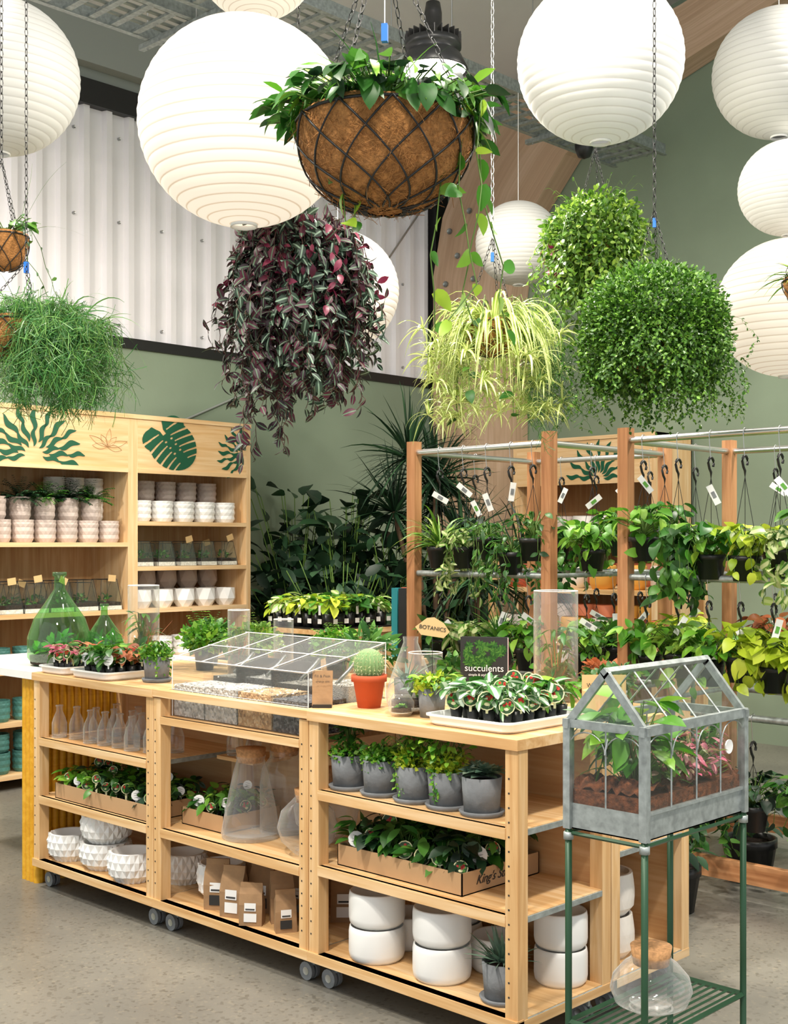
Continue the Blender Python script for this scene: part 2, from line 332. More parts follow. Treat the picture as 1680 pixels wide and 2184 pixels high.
def rosette(mb,c,r,mat,T=None,n=22):
    P=[];D=[];Sz=[]
    for i in range(n):
        a=i*2.4; e=.15+ i/n*1.2; P.append(c); D.append((math.cos(a)*math.cos(e),math.sin(a)*math.cos(e),math.sin(e)+.1)); Sz.append(r*(1-.45*i/n))
    mb.leaves(T or T_broad,P,D,Sz,mat,jit=.1)
def tag(mb,p,size=.02,kind=0,h=.05):
    y=math.atan2(CAM[1],CAM[0])+random.uniform(-.5,.5); n=np.array([math.cos(y),math.sin(y),.25]); n/=np.linalg.norm(n); r=np.cross([0,0,1],n); r/=np.linalg.norm(r); u=np.cross(n,r)
    p=np.array(p,float); top=p+np.array([0,0,h]); sx=random.uniform(-.25,.25); u,r=u*math.cos(sx)+r*math.sin(sx),r*math.cos(sx)-u*math.sin(sx)
    mb.add([p-r*.004,p+r*.004,top+r*.006,top-r*.006],[(0,1,2,3)],'tagy' if not kind else 'tagw')
    def disc(cen,rad,mat,off,sy=1):
        k=12; V=[cen+n*off+r*rad*math.cos(2*pi*i/k)+u*rad*sy*math.sin(2*pi*i/k) for i in range(k)]; mb.add(V,[list(range(k))],mat)
    disc(top,size,'tagw' if kind else 'tagy',.001,1.0)
    if kind==0:
        disc(top,size*.88,'tagdk',.0016,1.0)
        for q in range(8): disc(top+r*random.uniform(-.55,.55)*size+u*random.uniform(-.55,.55)*size,size*.27,'tagg',.002+.0001*q,.7)
        for q in range(6): disc(top+r*random.uniform(-.5,.5)*size+u*random.uniform(-.1,.6)*size,size*.17,'tagr',.0032)
        disc(top-u*size*.35,size*.3,'tagy',.0035,.6)
    else:
        for q in range(3): disc(top+u*size*(.4-.4*q),size*.55,'ink',.0016,.06)
def seedling_mix(mb,x0,x1,y0,y1,z,nx,ny,pr=.022,ph=.045,mats=('f_mid','f_bright','f_dark'),tags=.6,ls=.045,ts=.02,tall=.06,th=.075,nl=20):
    for i in range(nx):
        for j in range(ny):
            x=x0+(x1-x0)*(i+.5)/nx; y=y0+(y1-y0)*(j+.5)/ny
            pot(mb,(x,y,z),pr,pr*.75,ph,'blackp',seg=8)
            mt=random.choice(mats); T=random.choice([T_broad,T_heart,T_broad])
            stalks(mb,(x,y,z+ph),nl,tall,T,ls,mt,spread=pr*1.6,sr=.001)
            if tags>0 and random.random()<(.75 if (i==0 or j==0) else tags*.4): tag(mb,(x-pr*(1.3 if i==0 else .7),y-pr*(1.3 if j==0 else .7),z+ph-.005),ts*random.uniform(.9,1.15),0 if random.random()<.8 else 1,th*random.uniform(.35,.8) if (i==0 or j==0) else th*1.05)
def links(mb,a,b,mat='blackm',ln=.03,w=.006,r=.0016):
    a=np.array(a,float); b=np.array(b,float); L=np.linalg.norm(b-a); n=max(1,int(L/(ln*.8))); t=(b-a)/L
    ref=np.array([1.,0,0]) if abs(t[2])>.7 else np.array([0,0,1.]); A=nrm(np.cross(t,ref)); B=np.cross(t,A)
    for i in range(n):
        c=a+t*L*(i+.5)/n; sd=A if i%2 else B; ot=B if i%2 else A
        k=8; ring=[c+t*ln/2*math.sin(2*pi*q/k)+sd*w*math.cos(2*pi*q/k) for q in range(k)]
        V=[]
        for q in range(k):
            rd=nrm(ring[q]-c); V+=[ring[q]+rd*r,ring[q]+ot*r,ring[q]-rd*r,ring[q]-ot*r]
        F=[(4*q+e,4*q+(e+1)%4,4*((q+1)%k)+(e+1)%4,4*((q+1)%k)+e) for q in range(k) for e in range(4)]
        mb.add(V,F,mat,True)
def wirebasket(mb,c,R,depth,fine=True,turn=3.2,nw=11,wr=.0022):
    prof=[(R*math.sin(t)**.8 if t>0 else 0,-depth*math.cos(t)) for t in np.linspace(0,pi/2,14)]
    prof+=[(R*.97,.012),(R*.85,.0)]
    seg=40 if fine else 20; mb.lathe(prof,c,seg,'coir'); V=mb.V[-1]; V+=rng.normal(0,R*.012,V.shape)
    mb.lathe([(R*.9,-.01),(0,.01)],c,seg,'soil')
    ring=[(c[0]+R*1.01*math.cos(a),c[1]+R*1.01*math.sin(a),c[2]) for a in np.linspace(0,2*pi,33)]; mb.tube(ring,wr*1.4,'blackm',5)
    for sgn in (1,-1):
        for k in range(nw):
            a0=2*pi*k/nw; pts=[]
            for t in np.linspace(pi/2,.12,16):
                s=1-t/(pi/2); a=a0+sgn*s*turn*.45; rr=R*1.02*math.sin(t)**.8+.003; pts.append((c[0]+rr*math.cos(a),c[1]+rr*math.sin(a),c[2]-depth*1.02*math.cos(t)))
            mb.tube(pts,wr,'blackm',4)
    if fine:
        n=5200; th=rng.uniform(0,2*pi,n); t=rng.uniform(.1,pi/2,n); rr=R*np.sin(t)**.8
        P=np.stack([c[0]+rr*np.cos(th),c[1]+rr*np.sin(th),c[2]-depth*np.cos(t)],1); Nn=nrm(P-np.array(c)); D=nrm(rng.normal(size=(n,3))); D=D-Nn*(D*Nn).sum(1)[:,None]*.85
        mb.leaves(tpl(3,lambda t:.02,.3,0),P+Nn*.002,D,rng.uniform(.015,.04,n),'coir',up=Nn)

# ------------------------------------------------------------ ROOM
XW,YW=9.2,8.2
def ceilz(y): return 5.6+.22*(YW-y)
mb=MB(); mb.bb(-3,XW+.2,-3,YW+.2,-.1,0,'concrete'); mb.G=[v for v in mb.V]; mb.build('floor')
mb=MB(); mb.bb(-3,XW,YW,YW+.2,0,3.14,'greenwall'); mb.bb(-3,XW,YW,YW+.2,5.1,5.75,'greybeam'); mb.bb(-3,XW,YW+.12,YW+.2,3.1,5.12,'ceilw'); mb.G=[v for v in mb.V]; mb.build('wall_back')
mb=MB(); mb.add([(XW,-3,0),(XW,YW+.2,0),(XW,YW+.2,5.6),(XW,-3,8.1),(XW+.2,-3,0),(XW+.2,YW+.2,0),(XW+.2,YW+.2,5.6),(XW+.2,-3,8.1)],[(0,1,2,3),(4,7,6,5),(0,4,5,1),(3,2,6,7),(0,3,7,4),(1,5,6,2)],'greenwall'); mb.build('wall_right')
mb=MB(); z0,z1=ceilz(YW+.2),ceilz(-3)
mb.add([(-3,-3,z1),(XW+.2,-3,z1),(XW+.2,YW+.2,z0),(-3,YW+.2,z0),(-3,-3,z1+.1),(XW+.2,-3,z1+.1),(XW+.2,YW+.2,z0+.1),(-3,YW+.2,z0+.1)],[(0,1,2,3),(4,7,6,5),(0,4,5,1),(1,5,6,2),(2,6,7,3),(3,7,4,0)],'ceilw'); mb.build('ceiling')
mb=MB(); per=.2; xs=[];ys=[]
x=-3
while x<XW-.06:
    for dx,dy in ((0,0),(.11,0),(.125,.045),(.175,.045),(.19,0)): xs.append(x+dx);ys.append(YW+.06-dy)
    x+=per
n=len(xs); V=[(xs[i],ys[i],3.2) for i in range(n)]+[(xs[i],ys[i],4.93) for i in range(n)]
mb.add(V,[(i,i+1,n+i+1,n+i) for i in range(n-1)],'corr')
for k in range(0,int((XW+3)/per),1):
    for z in (3.3,4.1,4.75):
        if k%2==0: mb.tube([(-3+k*per+.06,YW+.045,z),(-3+k*per+.06,YW+.06,z)],.013,'steel',8,caps=True)
mb.build('corrugated_wall_cladding')
mb=MB(); mb.bb(-3,XW,YW-.02,YW+.1,3.12,3.2,'blackm'); mb.bb(-3,XW,YW-.02,YW+.1,4.93,5.12,'blackm'); mb.bb(9.02,XW-.0,YW-.05,YW+.05,3.12,5.1,'blackm'); mb.build('trim_1')
mb=MB(); mb.bb(-3,XW-.02,YW-.12,YW-.01,5.2,5.5,'greybeam'); mb.build('trim_2')
mb=MB()
for (xa,za,xb,zb) in ((4.2,3.1,5.7,2.2),(5.1,2.2,7.2,3.1),(7.4,3.1,8.9,4.9)):
    mb.tube([(xa,YW-.012,za),((xa+xb)/2,YW-.012,(za+zb)/2),(xb,YW-.012,zb)],.01,'steel' if za==3.1 and xa>7 else 'greybeam',6)
mb.build('cross_bracing_rods')
outer=[(8.12,0),(8.12,4.2),(8.0,4.75),(7.75,5.2),(7.3,5.6),(6.6,5.82),(5.4,6.02),(4.0,6.35),(1,7.0),(-3,7.85)]
inner=[(7.15,0),(7.15,3.9),(7.08,4.3),(6.9,4.65),(6.55,5.05),(6.05,5.33),(5.2,5.6),(4.0,5.95),(1,6.6),(-3,7.45)]
def frame(x0,x1,name,bolts):
    mb=MB(); n=len(outer); V=[];G=[]
    for xx in (x0,x1):
        for k,(y,z) in enumerate(outer): V.append((xx,y,z)); G.append((y*.8+z*.8,0,xx))
        for k,(y,z) in enumerate(inner): V.append((xx,y,z)); G.append((y*.8+z*.8,.6,xx))
    F=[]
    for i in range(n-1):
        F+=[(i,n+i,n+i+1,i+1),(2*n+i,2*n+i+1,3*n+i+1,3*n+i),(i,i+1,2*n+i+1,2*n+i),(n+i,3*n+i,3*n+i+1,n+i+1)]
    mb.add(V,F,'glulam',g=G)
    if bolts:
        for (y,z) in ((7.95,4.1),(7.8,4.35),(7.6,4.1),(7.45,4.35),(7.3,4.55),(7.9,4.6),(7.65,4.75),(7.4,4.9),(7.5,4.6),(7.75,3.85),(7.45,3.85)):
            mb.tube([(x0-.02,y,z),(x0,y,z)],.028,'galv',10,caps=True)
    mb.build(name)
frame(8.95,9.19,'glulam_portal_frame',True)
mb=MB()
def tray(x0,x1,y0,y1,z):
    for y in (y0,y1):
        mb.bb(x0,x1,y-.004,y+.004,z,z+.09,'galv'); mb.bb(x0,x1,y-.02,y+.02,z-.003,z+.003,'galv')
    x=x0+.05
    while x<x1: mb.bb(x,x+.045,y0,y1,z+.002,z+.02,'galv'); x+=.16
    for q in (.18,.36,.55,.75): yy=y0+(y1-y0)*q; mb.tube([(x0,yy,z+.035),(x1,yy,z+.035)],.012,'greybeam',5)
tray(3.6,8.9,5.5,5.98,4.8); tray(3.6,5.2,6.15,6.6,4.8)
for x in (4.6,6.2,7.8):
    for y in (5.46,6.02): mb.tube([(x,y,4.75),(x,y,ceilz(y))],.006,'steel',5)
    mb.bb(x-.02,x+.02,5.4,6.08,4.76,4.795,'galv')
for y in (6.12,6.63): mb.tube([(4.6,y,4.75),(4.6,y,ceilz(y))],.006,'steel',5)
mb.bb(4.58,4.62,6.08,6.7,4.76,4.795,'galv')
mb.build('cable_tray')
mb=MB(); x,y=8.1,5.74; mb.lathe([(0,-.16),(.05,-.14),(.07,-.09),(.075,-.05),(.075,0),(0,0)],(x,y,4.8),18,'blackp'); mb.build('security_camera')

# ------------------------------------------------------------ lamps
def highbay(x,y,z,power,size=.34,hang=True):
    mb=MB(); 
    mb.lathe([(0,.36),(.04,.36),(.05,.3),(.05,.22),(.08,.2),(.11,.14)],(x,y,z),20,'blackm')
    mb.lathe([(.11,.14),(.16,.14),(.16,.1),(.13,.09),(.16,.06),(.2,-.02),(.195,-.03)],(x,y,z),28,'blackp')
    mb.lathe([(.185,-.015),(0,-.01)],(x,y,z),24,'lampglow')
    for k in range(24):
        a=2*pi*k/24; mb.box((x+.12*math.cos(a),y+.12*math.sin(a),z+.16),(.08,.006,.05),'blackm',rz=a)
    mb.tube([(x,y,z+.36),(x,y,ceilz(y))],.007,'blackm',5)
    ob=mb.build('high_bay_lamp')
    l=bpy.data.lights.new('lamp_light','AREA'); l.shape='DISK'; l.size=size; l.energy=power; l.color=(1,.925,.82)
    lo=bpy.data.objects.new('lamp_light',l); bpy.context.scene.collection.objects.link(lo); lo.parent=ob
    lo.location=Vector((x,y,z-.06))-ob.location
def hb(r,d,z,p,**k): x,y=S(r,d); highbay(x,y,z,p,**k)
hb(.22,7.0,4.29,120)
hb(-1.4,2.2,4.7,185); hb(1.9,2.6,4.9,170); hb(-.2,.2,4.9,110); hb(3.4,6.2,5.0,190); hb(-3.2,5.6,4.9,210); hb(.3,4.6,5.1,130)

# ------------------------------------------------------------ paper lanterns
def lantern(r,d,z,R,mat,glow=(1,1),topz=None):
    x,y=S(r,d); mb=MB(); nr=26; prof=[];E=[];Rn=[]
    for k in range(nr):
        for f,e,b in ((0,1,0),(.12,0,.4),(.5,0,1),(.88,0,.4)):
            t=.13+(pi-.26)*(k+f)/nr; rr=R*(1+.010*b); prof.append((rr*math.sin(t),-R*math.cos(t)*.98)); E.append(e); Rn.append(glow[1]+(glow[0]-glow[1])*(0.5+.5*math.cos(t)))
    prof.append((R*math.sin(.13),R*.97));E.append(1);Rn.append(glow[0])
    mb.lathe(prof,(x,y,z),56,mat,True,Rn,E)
    mb.lathe([(R*.13,-R*.97),(R*.13,-R*1.0),(R*.12,-R*1.0),(R*.12,-R*.96)],(x,y,z),24,'white')
    zt=z+R*.97; mb.tube([(x,y,zt-.02),(x,y,topz or ceilz(y))],.003,'tagw',5)
    mb.box((x,y,zt),(R*.26,.004,.004),'steel'); mb.build('paper_lantern')
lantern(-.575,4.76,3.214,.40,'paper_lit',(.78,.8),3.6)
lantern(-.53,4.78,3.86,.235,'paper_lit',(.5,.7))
lantern(-2.03,6.4,4.005,.4,'paper_unlit_glow',(.6,1.2))
lantern(1.005,6.05,3.95,.4,'paper_unlit_glow',(1.6,.6))
lantern(2.2,7.1,4.29,.37,'paper_unlit_glow',(.2,.4)); lantern(2.25,7.1,3.635,.275,'paper_unlit_glow',(.5,1.0),3.95); lantern(2.25,7.1,2.95,.4,'paper_lit',(.62,.62),3.4)
lantern(.88,8.8,3.73,.3,'paper_unlit_glow',(.0,.2),4.8); lantern(-.37,8.15,3.26,.4,'paper_lit',(.7,.75),4.8)

# ------------------------------------------------------------ hanging baskets
def chains(mb,c,R,apex,n=3,a0=.4,ln=.03,mat='blackm'):
    for k in range(n):
        a=a0+2*pi*k/n; links(mb,(c[0]+R*math.cos(a),c[1]+R*math.sin(a),c[2]),apex,mat,ln,ln*.22,ln*.06)
def clip(mb,p): mb.box(p,(.014,.014,.04),'blue',rz=.6)
def drop(mb,x,y,za,zb,mat='steel',ln=.04):
    links(mb,(x,y,za),(x,y,zb),mat,ln,ln*.2,ln*.055)
x,y=S(-.021,2.82); c=(x,y,2.548); mb=MB(); wirebasket(mb,c,.2,.19,wr=.0026)
chains(mb,c,.2,(x-.01,y,3.0),4,.3,.026); links(mb,(x,y,3.0),(x,y,ceilz(y)),'steel',.04,.009,.0025); clip(mb,(x,y,2.76))
mb.tube([(x,y,2.76),(x,y,3.0)],.0022,'steel',4)
cz=2.548
stalks(mb,(x,y,cz),260,.07,T_broad,.066,'f_mid',spread=.21,droop=.9); stalks(mb,(x,y,cz),90,.075,T_heart,.06,'f_dark',spread=.21); stalks(mb,(x,y,cz),90,.08,T_lance,.085,'f_bright',spread=.2)
trail(mb,(x,y,cz+.03),.19,70,(.05,.09),T_broad,.062,'f_mid',step=.028,out=.055,rise=.03,per=1)
stalks(mb,(x-.06,y+.06,cz+.02),16,.12,T_lance,.09,'f_var',spread=.06)
for hx,hy in ((-.05,2.6),(.07,2.61)):
    q=S(hx,hy); mb.leaves(T_heart,[(q[0],q[1],cz+.02)],[(-.3,-.3,-.8)],[.06],'f_mid',up=np.array([-.7,-.7,.3]),jit=.1)
q=S(.13,2.75); trail(mb,(q[0],q[1],cz+.01),.02,4,(.4,.62),T_heart,.05,'f_pothos',step=.075,out=.02,arc=(-1.6,0.2),wob=.02)
q=S(-.12,2.75); trail(mb,(q[0],q[1],cz-.1),.02,2,(.2,.3),T_heart,.05,'f_pothos',step=.06,out=.02)
q=S(-.2,2.8); trail(mb,(q[0],q[1],cz+.01),.02,3,(.1,.17),T_broad,.05,'f_bright',step=.03,out=.03)
arch(mb,(x,y,cz+.04),30,(.12,.24),.002,'f_mid')
mb.build('coir_hanging_basket')
x,y=S(-.40,5.2); mb=MB(); c=(x,y,2.82); wirebasket(mb,c,.17,.16,False,nw=7)
chains(mb,c,.17,(x,y,3.3),3); drop(mb,x,y,3.3,ceilz(y),'blackm')
bush(mb,(x,y,2.8),(.26,.26,.17),600,T_broad,.055,'f_purple',.5,up=0); bush(mb,(x,y,2.8),(.26,.26,.17),350,T_broad,.055,'f_tgreen',.5,up=0)
for mm,kk in (('f_purple',55),('f_tgreen',38)):
    trail(mb,(x,y,2.86),.2,kk,(.3,.55),T_broad,.054,mm,step=.021,out=.1,stem='stemb')
    trail(mb,(x,y,2.86),.19,kk,(.5,.8),T_broad,.052,mm,step=.022,out=.075,stem='stemb')
trail(mb,(x,y,2.86),.2,44,(.1,.45),T_broad,.05,'f_purple2',step=.03,out=.12,stem='stemb')
x2,y2=S(-.56,5.1); trail(mb,(x2,y2,2.6),.04,8,(.5,.74),T_broad,.05,'f_purple',step=.026,out=.03,stem='stemb')
mb.build('hanging_purple_tradescantia')
x,y=S(.436,5.5); mb=MB(); c=(x,y,2.57); wirebasket(mb,c,.13,.14,False,nw=7); chains(mb,c,.13,(x,y,2.95),3); drop(mb,x,y,2.95,ceilz(y)); clip(mb,(x,y,2.87))
arch(mb,(x,y,2.57),220,(.25,.48),.006,'f_spider',(.4,1.4),2.5,10,.1)
for k in range(80):
    a=random.uniform(0,2*pi); rr=random.uniform(.14,.31); zz=2.56-random.uniform(.0,.42); q=(x+rr*math.cos(a),y+rr*math.sin(a),zz); mb.tube([(x+.08*math.cos(a),y+.08*math.sin(a),2.62),(x+rr*.8*math.cos(a),y+rr*.8*math.sin(a),2.66),(x+rr*math.cos(a),y+rr*math.sin(a),2.55),q],.0012,'stemg',3)
    arch(mb,q,15,(.08,.17),.0042,'f_spider',(-.2,1.3),3,6,.01)
trail(mb,(x,y,2.6),.1,5,(.3,.55),T_heart,.06,'f_mid',step=.1,out=.12)
x3,y3=S(.66,5.45)
for k in range(8): trail(mb,(x3+random.uniform(-.07,.07),y3+random.uniform(-.07,.07),2.4+random.uniform(-.08,.08)),.02,4,(.15,.4),T_needle,.05,'f_needle',step=.014,out=.03,per=2,sr=.0008)
x3,y3=S(.28,5.45)
for k in range(5): trail(mb,(x3+random.uniform(-.05,.05),y3+random.uniform(-.05,.05),2.4+random.uniform(-.08,.08)),.02,4,(.15,.35),T_needle,.05,'f_spider',step=.014,out=.03,per=2,sr=.0008)
mb.build('hanging_spider_plant')
x,y=S(1.096,6.75); zo=.1; mb=MB(); c=(x,y,3.1+zo); wirebasket(mb,c,.15,.15,False,nw=7); chains(mb,c,.15,(x,y,3.75),3); drop(mb,x,y,3.75,ceilz(y),'blackm')
bush(mb,(x,y,3.13+zo),(.29,.29,.29),4600,T_broad,.036,'f_bush2',.4,up=.1); trail(mb,(x,y,3.2+zo),.2,100,(.32,.68),T_broad,.034,'f_bush2',step=.022,out=.09,per=1)
bush(mb,(x,y,2.98+zo),(.25,.25,.22),1700,T_broad,.034,'f_bush2',.5,up=-.2)
stalks(mb,(x,y,3.15+zo),90,.3,T_lance,.04,'f_bush2',spread=.26,sr=.001); x2,y2=S(.88,6.65); trail(mb,(x2,y2,3.15),.03,4,(.12,.25),T_broad,.04,'f_purple2',step=.025,out=.02)
mb.build('hanging_creeper_basket')
x,y=S(1.111,5.3); mb=MB(); c=(x,y,2.5); wirebasket(mb,c,.16,.16,False,nw=8); ax=(x,y,3.02); chains(mb,c,.16,ax,3); drop(mb,x,y,3.02,ceilz(y),'blackm'); clip(mb,(x,y,2.97))
bush(mb,(x,y,2.58),(.3,.3,.21),9000,T_small,.018,'f_bush',.8,up=.2)
for q in range(11):
    a=2*pi*q/11+.2; bush(mb,(x+.21*math.cos(a),y+.21*math.sin(a),2.5+random.uniform(-.08,.02)),(.12,.12,.19),1900,T_small,.017,'f_bush',.75,up=0)
trail(mb,(x,y,2.56),.24,190,(.28,.52),T_small,.016,'f_bush',step=.011,out=.07,sr=.0008,per=2,rise=.02)
mb.build('hanging_dense_creeper')
x,y=S(-1.38,4.5); mb=MB(); c=(x,y,2.40); wirebasket(mb,c,.14,.14,False,nw=8); chains(mb,c,.14,(x+.03,y-.04,2.62),3,ln=.024); drop(mb,x+.03,y-.04,2.62,ceilz(y),'blackm',.03); clip(mb,(x+.03,y-.04,2.6))
for (rr,dd,zz,nn_,LL) in ((-1.26,4.47,2.42,130,(.1,.4)),(-1.14,4.47,2.36,100,(.1,.36)),(-1.36,4.42,2.44,30,(.02,.08)),(-1.2,4.4,2.34,80,(.15,.33))):
    x1,y1=S(rr,dd); trail(mb,(x1,y1,zz),.1,nn_,LL,T_needle,.06,'f_needle',step=.015,out=.06,rise=.05,sr=.0011,per=2,lean=.2,chaos=.55,wob=.009)
x1,y1=S(-1.22,4.47); arch(mb,(x1,y1,2.4),90,(.12,.26),.001,'f_needle',(-.2,1.3),2.0,8,.16,1.)
mb.build('hanging_rhipsalis_basket')
x,y=S(-1.72,5.5); mb=MB(); c=(x,y,2.96); wirebasket(mb,c,.1,.15,False,nw=7); chains(mb,c,.1,(x-.02,y,3.3),3,ln=.026); drop(mb,x-.02,y,3.3,ceilz(y),'blackm'); stalks(mb,c,40,.08,T_broad,.06,'f_mid',spread=.12)
trail(mb,(x+.02,y,2.95),.08,3,(.3,.45),T_broad,.03,'f_mid',step=.05,out=.1,wob=.02)
arch(mb,(x+.03,y,2.95),6,(.3,.5),.001,'f_bush2',(.2,1.4),.4,8,.05); mb.build('small_coir_hanging_basket')
x,y=S(1.66,5.0); mb=MB(); c=(x,y,2.66); wirebasket(mb,c,.09,.1,False,nw=6); chains(mb,c,.09,(x,y,3.0),3); drop(mb,x,y,3.0,ceilz(y)); arch(mb,c,60,(.12,.25),.004,'f_bush2',(.2,1.4),1.6,6,.04); mb.build('small_coir_hanging_basket')

# ------------------------------------------------------------ ISLAND DISPLAY UNITS
XF=3.0; YB=[2.37,3.327,4.283,5.24]
def unit(y0,y1,x0,x1,shelves,top,name,back,midtop=False,flip=False):
    mb=MB(); P=.05
    for x in (x0+P/2,x1-P/2):
        for y in (y0+P/2+.002,y1-P/2-.002):
            mb.bb(x-P/2,x+P/2,y-P/2,y+P/2,.1,top-.035,'pine')
    for z in shelves:
        mb.bb(x0+.004,x1-.01,y0+.006,y1-.006,z-.02,z,'pine'); mb.bb(x0-.004,x0+.02,y0+P,y1-P,z-.035,z,'pine')
        mb.bb(x0+P,x1-P,y0+.001,y0+.006,z-.022,z-.003,'galv')
    mb.bb(x0-.008,x0+.03,y0,y1,.1,.135,'pine'); mb.bb(x0,x1,y0,y0+.03,.1,.13,'pine')
    if midtop:
        mb.bb(x0-.008,x0+.04,y0,y1,top-.03,top,'pine'); mb.bb(x1-.04,x1,y0,y1,top-.03,top,'pine')
        mb.bb(x0+.04,x1-.04,y0,y0+.05,top-.03,top,'pine'); mb.bb(x0+.04,x1-.04,y1-.05,y1,top-.03,top,'pine')
        mb.bb(x0+.004,x1-.01,y0+.006,y1-.006,.872,.89,'pine'); mb.bb(x0-.004,x0+.02,y0+P,y1-P,.86,.89,'pine')
    else:
        mb.bb(x0-.01,x1,y0-.004,y1,top-.035,top,'pine')
    for y in (y0+P/2,y1-P/2):
        for k in range(16): mb.box((x0-.0005,y+.012,.2+k*.045),(.002,.006,.006),'ink')
    if back: mb.bb(x1-.014,x1-.002,y0+P,y1-P,.13,top-.04,'ply')
    for x in (x0+.07,x1-.07):
        for y in (y0+.06,y1-.06):
            mb.box((x,y,.093),(.05,.05,.006),'steel'); mb.box((x,y,.075),(.012,.04,.035),'galv')
            for s in (-.013,.013): mb.tube([(x+s-.008,y+.01,.034),(x+s+.008,y+.01,.034)],.033,'greypot',14,caps=True); mb.tube([(x+s-.009,y+.01,.034),(x+s+.009,y+.01,.034)],.014,'steel',10,caps=True)
    return mb.build(name,bevel=.002)
unit(YB[0],YB[1],3.0,3.5,[.135,.45,.72],1.0,'display_shelf_unit',True)
unit(YB[1],YB[2],3.0,3.5,[.135,.43],1.0,'display_shelf_unit',True,midtop=True)
unit(YB[2],YB[3],3.0,3.5,[.135,.43,.70],1.0,'display_shelf_unit',True)
unit(YB[0],YB[1],3.505,4.0,[.135,.56],1.0,'display_shelf_unit',True)
unit(YB[1],YB[2],3.505,4.0,[.135,.56],1.0,'display_shelf_unit',True)
unit(YB[2],YB[3],3.505,4.0,[.135,.56],1.0,'display_shelf_unit',True)
mb=MB(); mb.bb(3.0,4.0,5.26,6.2,.965,1.0,'white')
for k in range(22): mb.tube([(3.06+k*.04,5.29,0),(3.06+k*.04,5.29,.965)],.021,'yellowpaint',8)
for k in range(4): mb.tube([(3.05,5.29+k*.035,0),(3.05,5.29+k*.035,.965)],.02,'yellowpaint',8)
mb.bb(3.06,3.92,5.29,5.4,0,.965,'yellowpaint'); mb.bb(3.5,3.92,5.4,6.1,0,.965,'yellowpaint'); mb.build('yellow_fluted_table')

def bottle(mb,x,y,z,h=.15,r=.035,mat='glassc'):
    mb.lathe([(0,.004),(r*.9,.003),(r,.01),(r,h*.45),(r*.8,h*.62),(r*.42,h*.82),(r*.4,h*.95),(r*.5,h*.96),(r*.5,h),(r*.36,h)],(x,y,z),18,mat)
    mb.lathe([(0,.012),(r*.8,.012),(r*.92,.02)],(x,y,z),16,'glassc'); mb.tube([(x+r*.44*math.cos(a),y+r*.44*math.sin(a),z+h) for a in np.linspace(0,2*pi,13)],.0018,'glassc',4); mb.tube([(x+r*.95*math.cos(a),y+r*.95*math.sin(a),z+.004) for a in np.linspace(0,2*pi,13)],.003,'glassc',4)
mb=MB()
for (xx,yy) in [(3.07,5.13),(3.1,5.03),(3.14,4.93),(3.08,4.88),(3.17,4.83),(3.09,4.78),(3.2,4.73),(3.1,4.68),(3.18,4.63),(3.09,4.57),(3.2,4.53),(3.12,4.47),(3.28,4.98),(3.3,4.83),(3.3,4.68),(3.2,4.4)]: bottle(mb,xx,yy,.70)
mb.build('glass_milk_bottles')
mb=MB(); mb.bb(3.28,3.49,3.98,4.22,.685,.70,'pine'); bottle(mb,3.33,4.16,.70); bottle(mb,3.35,4.06,.70,.12); mb.build('glass_bottle_ledge')
def cardboard(x0,x1,y0,y1,z,name,h=.07,nx=4,ny=8,**k):
    mb=MB(); t=.004
    mb.bb(x0,x1,y0,y1,z,z+t,'card'); mb.bb(x0,x0+t,y0,y1,z,z+h,'card'); mb.bb(x1-t,x1,y0,y1,z,z+h,'card'); mb.bb(x0,x1,y0,y0+t,z,z+h,'card'); mb.bb(x0,x1,y1-t,y1,z,z+h,'card')
    seedling_mix(mb,x0+.02,x1-.01,y0+.02,y1-.01,z+t,nx,ny,**k); return mb.build(name)
cardboard(3.03,3.36,4.37,5.1,.43,'seedling_carton',nx=4,ny=9,ls=.052,tall=.09,tags=.75,th=.1,ts=.022,mats=('f_mid','f_dark','f_bright'))
cardboard(3.12,3.42,3.97,4.25,.43,'seedling_carton',nx=3,ny=3,ls=.05,tall=.09,tags=.75,th=.1,ts=.022)
kc=cardboard(3.06,3.47,2.65,3.24,.45,'seedling_carton',h=.075,nx=5,ny=7,mats=('f_dark','f_mid','f_mid'),ls=.068,tall=.12,tags=.5,ts=.028,th=.11,nl=24)
text(kc,"King's Stor",.042,(3.22,2.648,.49),(0,-1,0),'ink','handwriting',shear=.5)
def fbowl(mb,x,y,z,r=.1,h=.13):
    prof=[(r*.6,.0),(r*.88,h*.22),(r*.98,h*.45),(r*1.0,h*.7),(r*.93,h)]; mb.diamond((x,y,z),prof,18,'white',.009,4)
for q in ([(3.11,5.1,.135,.1,.125)],[(3.14,4.85,.135,.115,.12),(3.14,4.84,.256,.115,.125)],[(3.1,4.58,.135,.105,.13)],[(3.24,4.4,.135,.1,.13)],[(3.2,4.08,.135,.1,.15)]):
    mb=MB()
    for a in q: fbowl(mb,*a)
    mb.build('faceted_white_bowl')
def jar(x,y,z,prof,cork,name='corked_glass_jar',sh=None):
    mb=MB(); p=[(0,.004)]+prof
    mb.lathe(p,(x,y,z),40,'glassc'); mb.lathe([(0,.014),(prof[0][0]*.9,.014),(prof[0][0],.022)],(x,y,z),24,'glassc'); r0=prof[0][0]; mb.tube([(x+r0*.97*math.cos(a),y+r0*.97*math.sin(a),z+.004) for a in np.linspace(0,2*pi,33)],.003,'glassc',5)
    r,zz,h=cork; mb.lathe([(0,zz-.02),(r*.9,zz-.02),(r*.95,zz),(r*1.05,zz+h),(0,zz+h)],(x,y,z),24,'cork' if h>.005 else 'glassc')
    return mb.build(name)
jar(3.17,3.86,.43,[(.115,0),(.118,.02),(.1,.12),(.07,.26),(.055,.31),(.06,.325)],(.058,.32,.035))
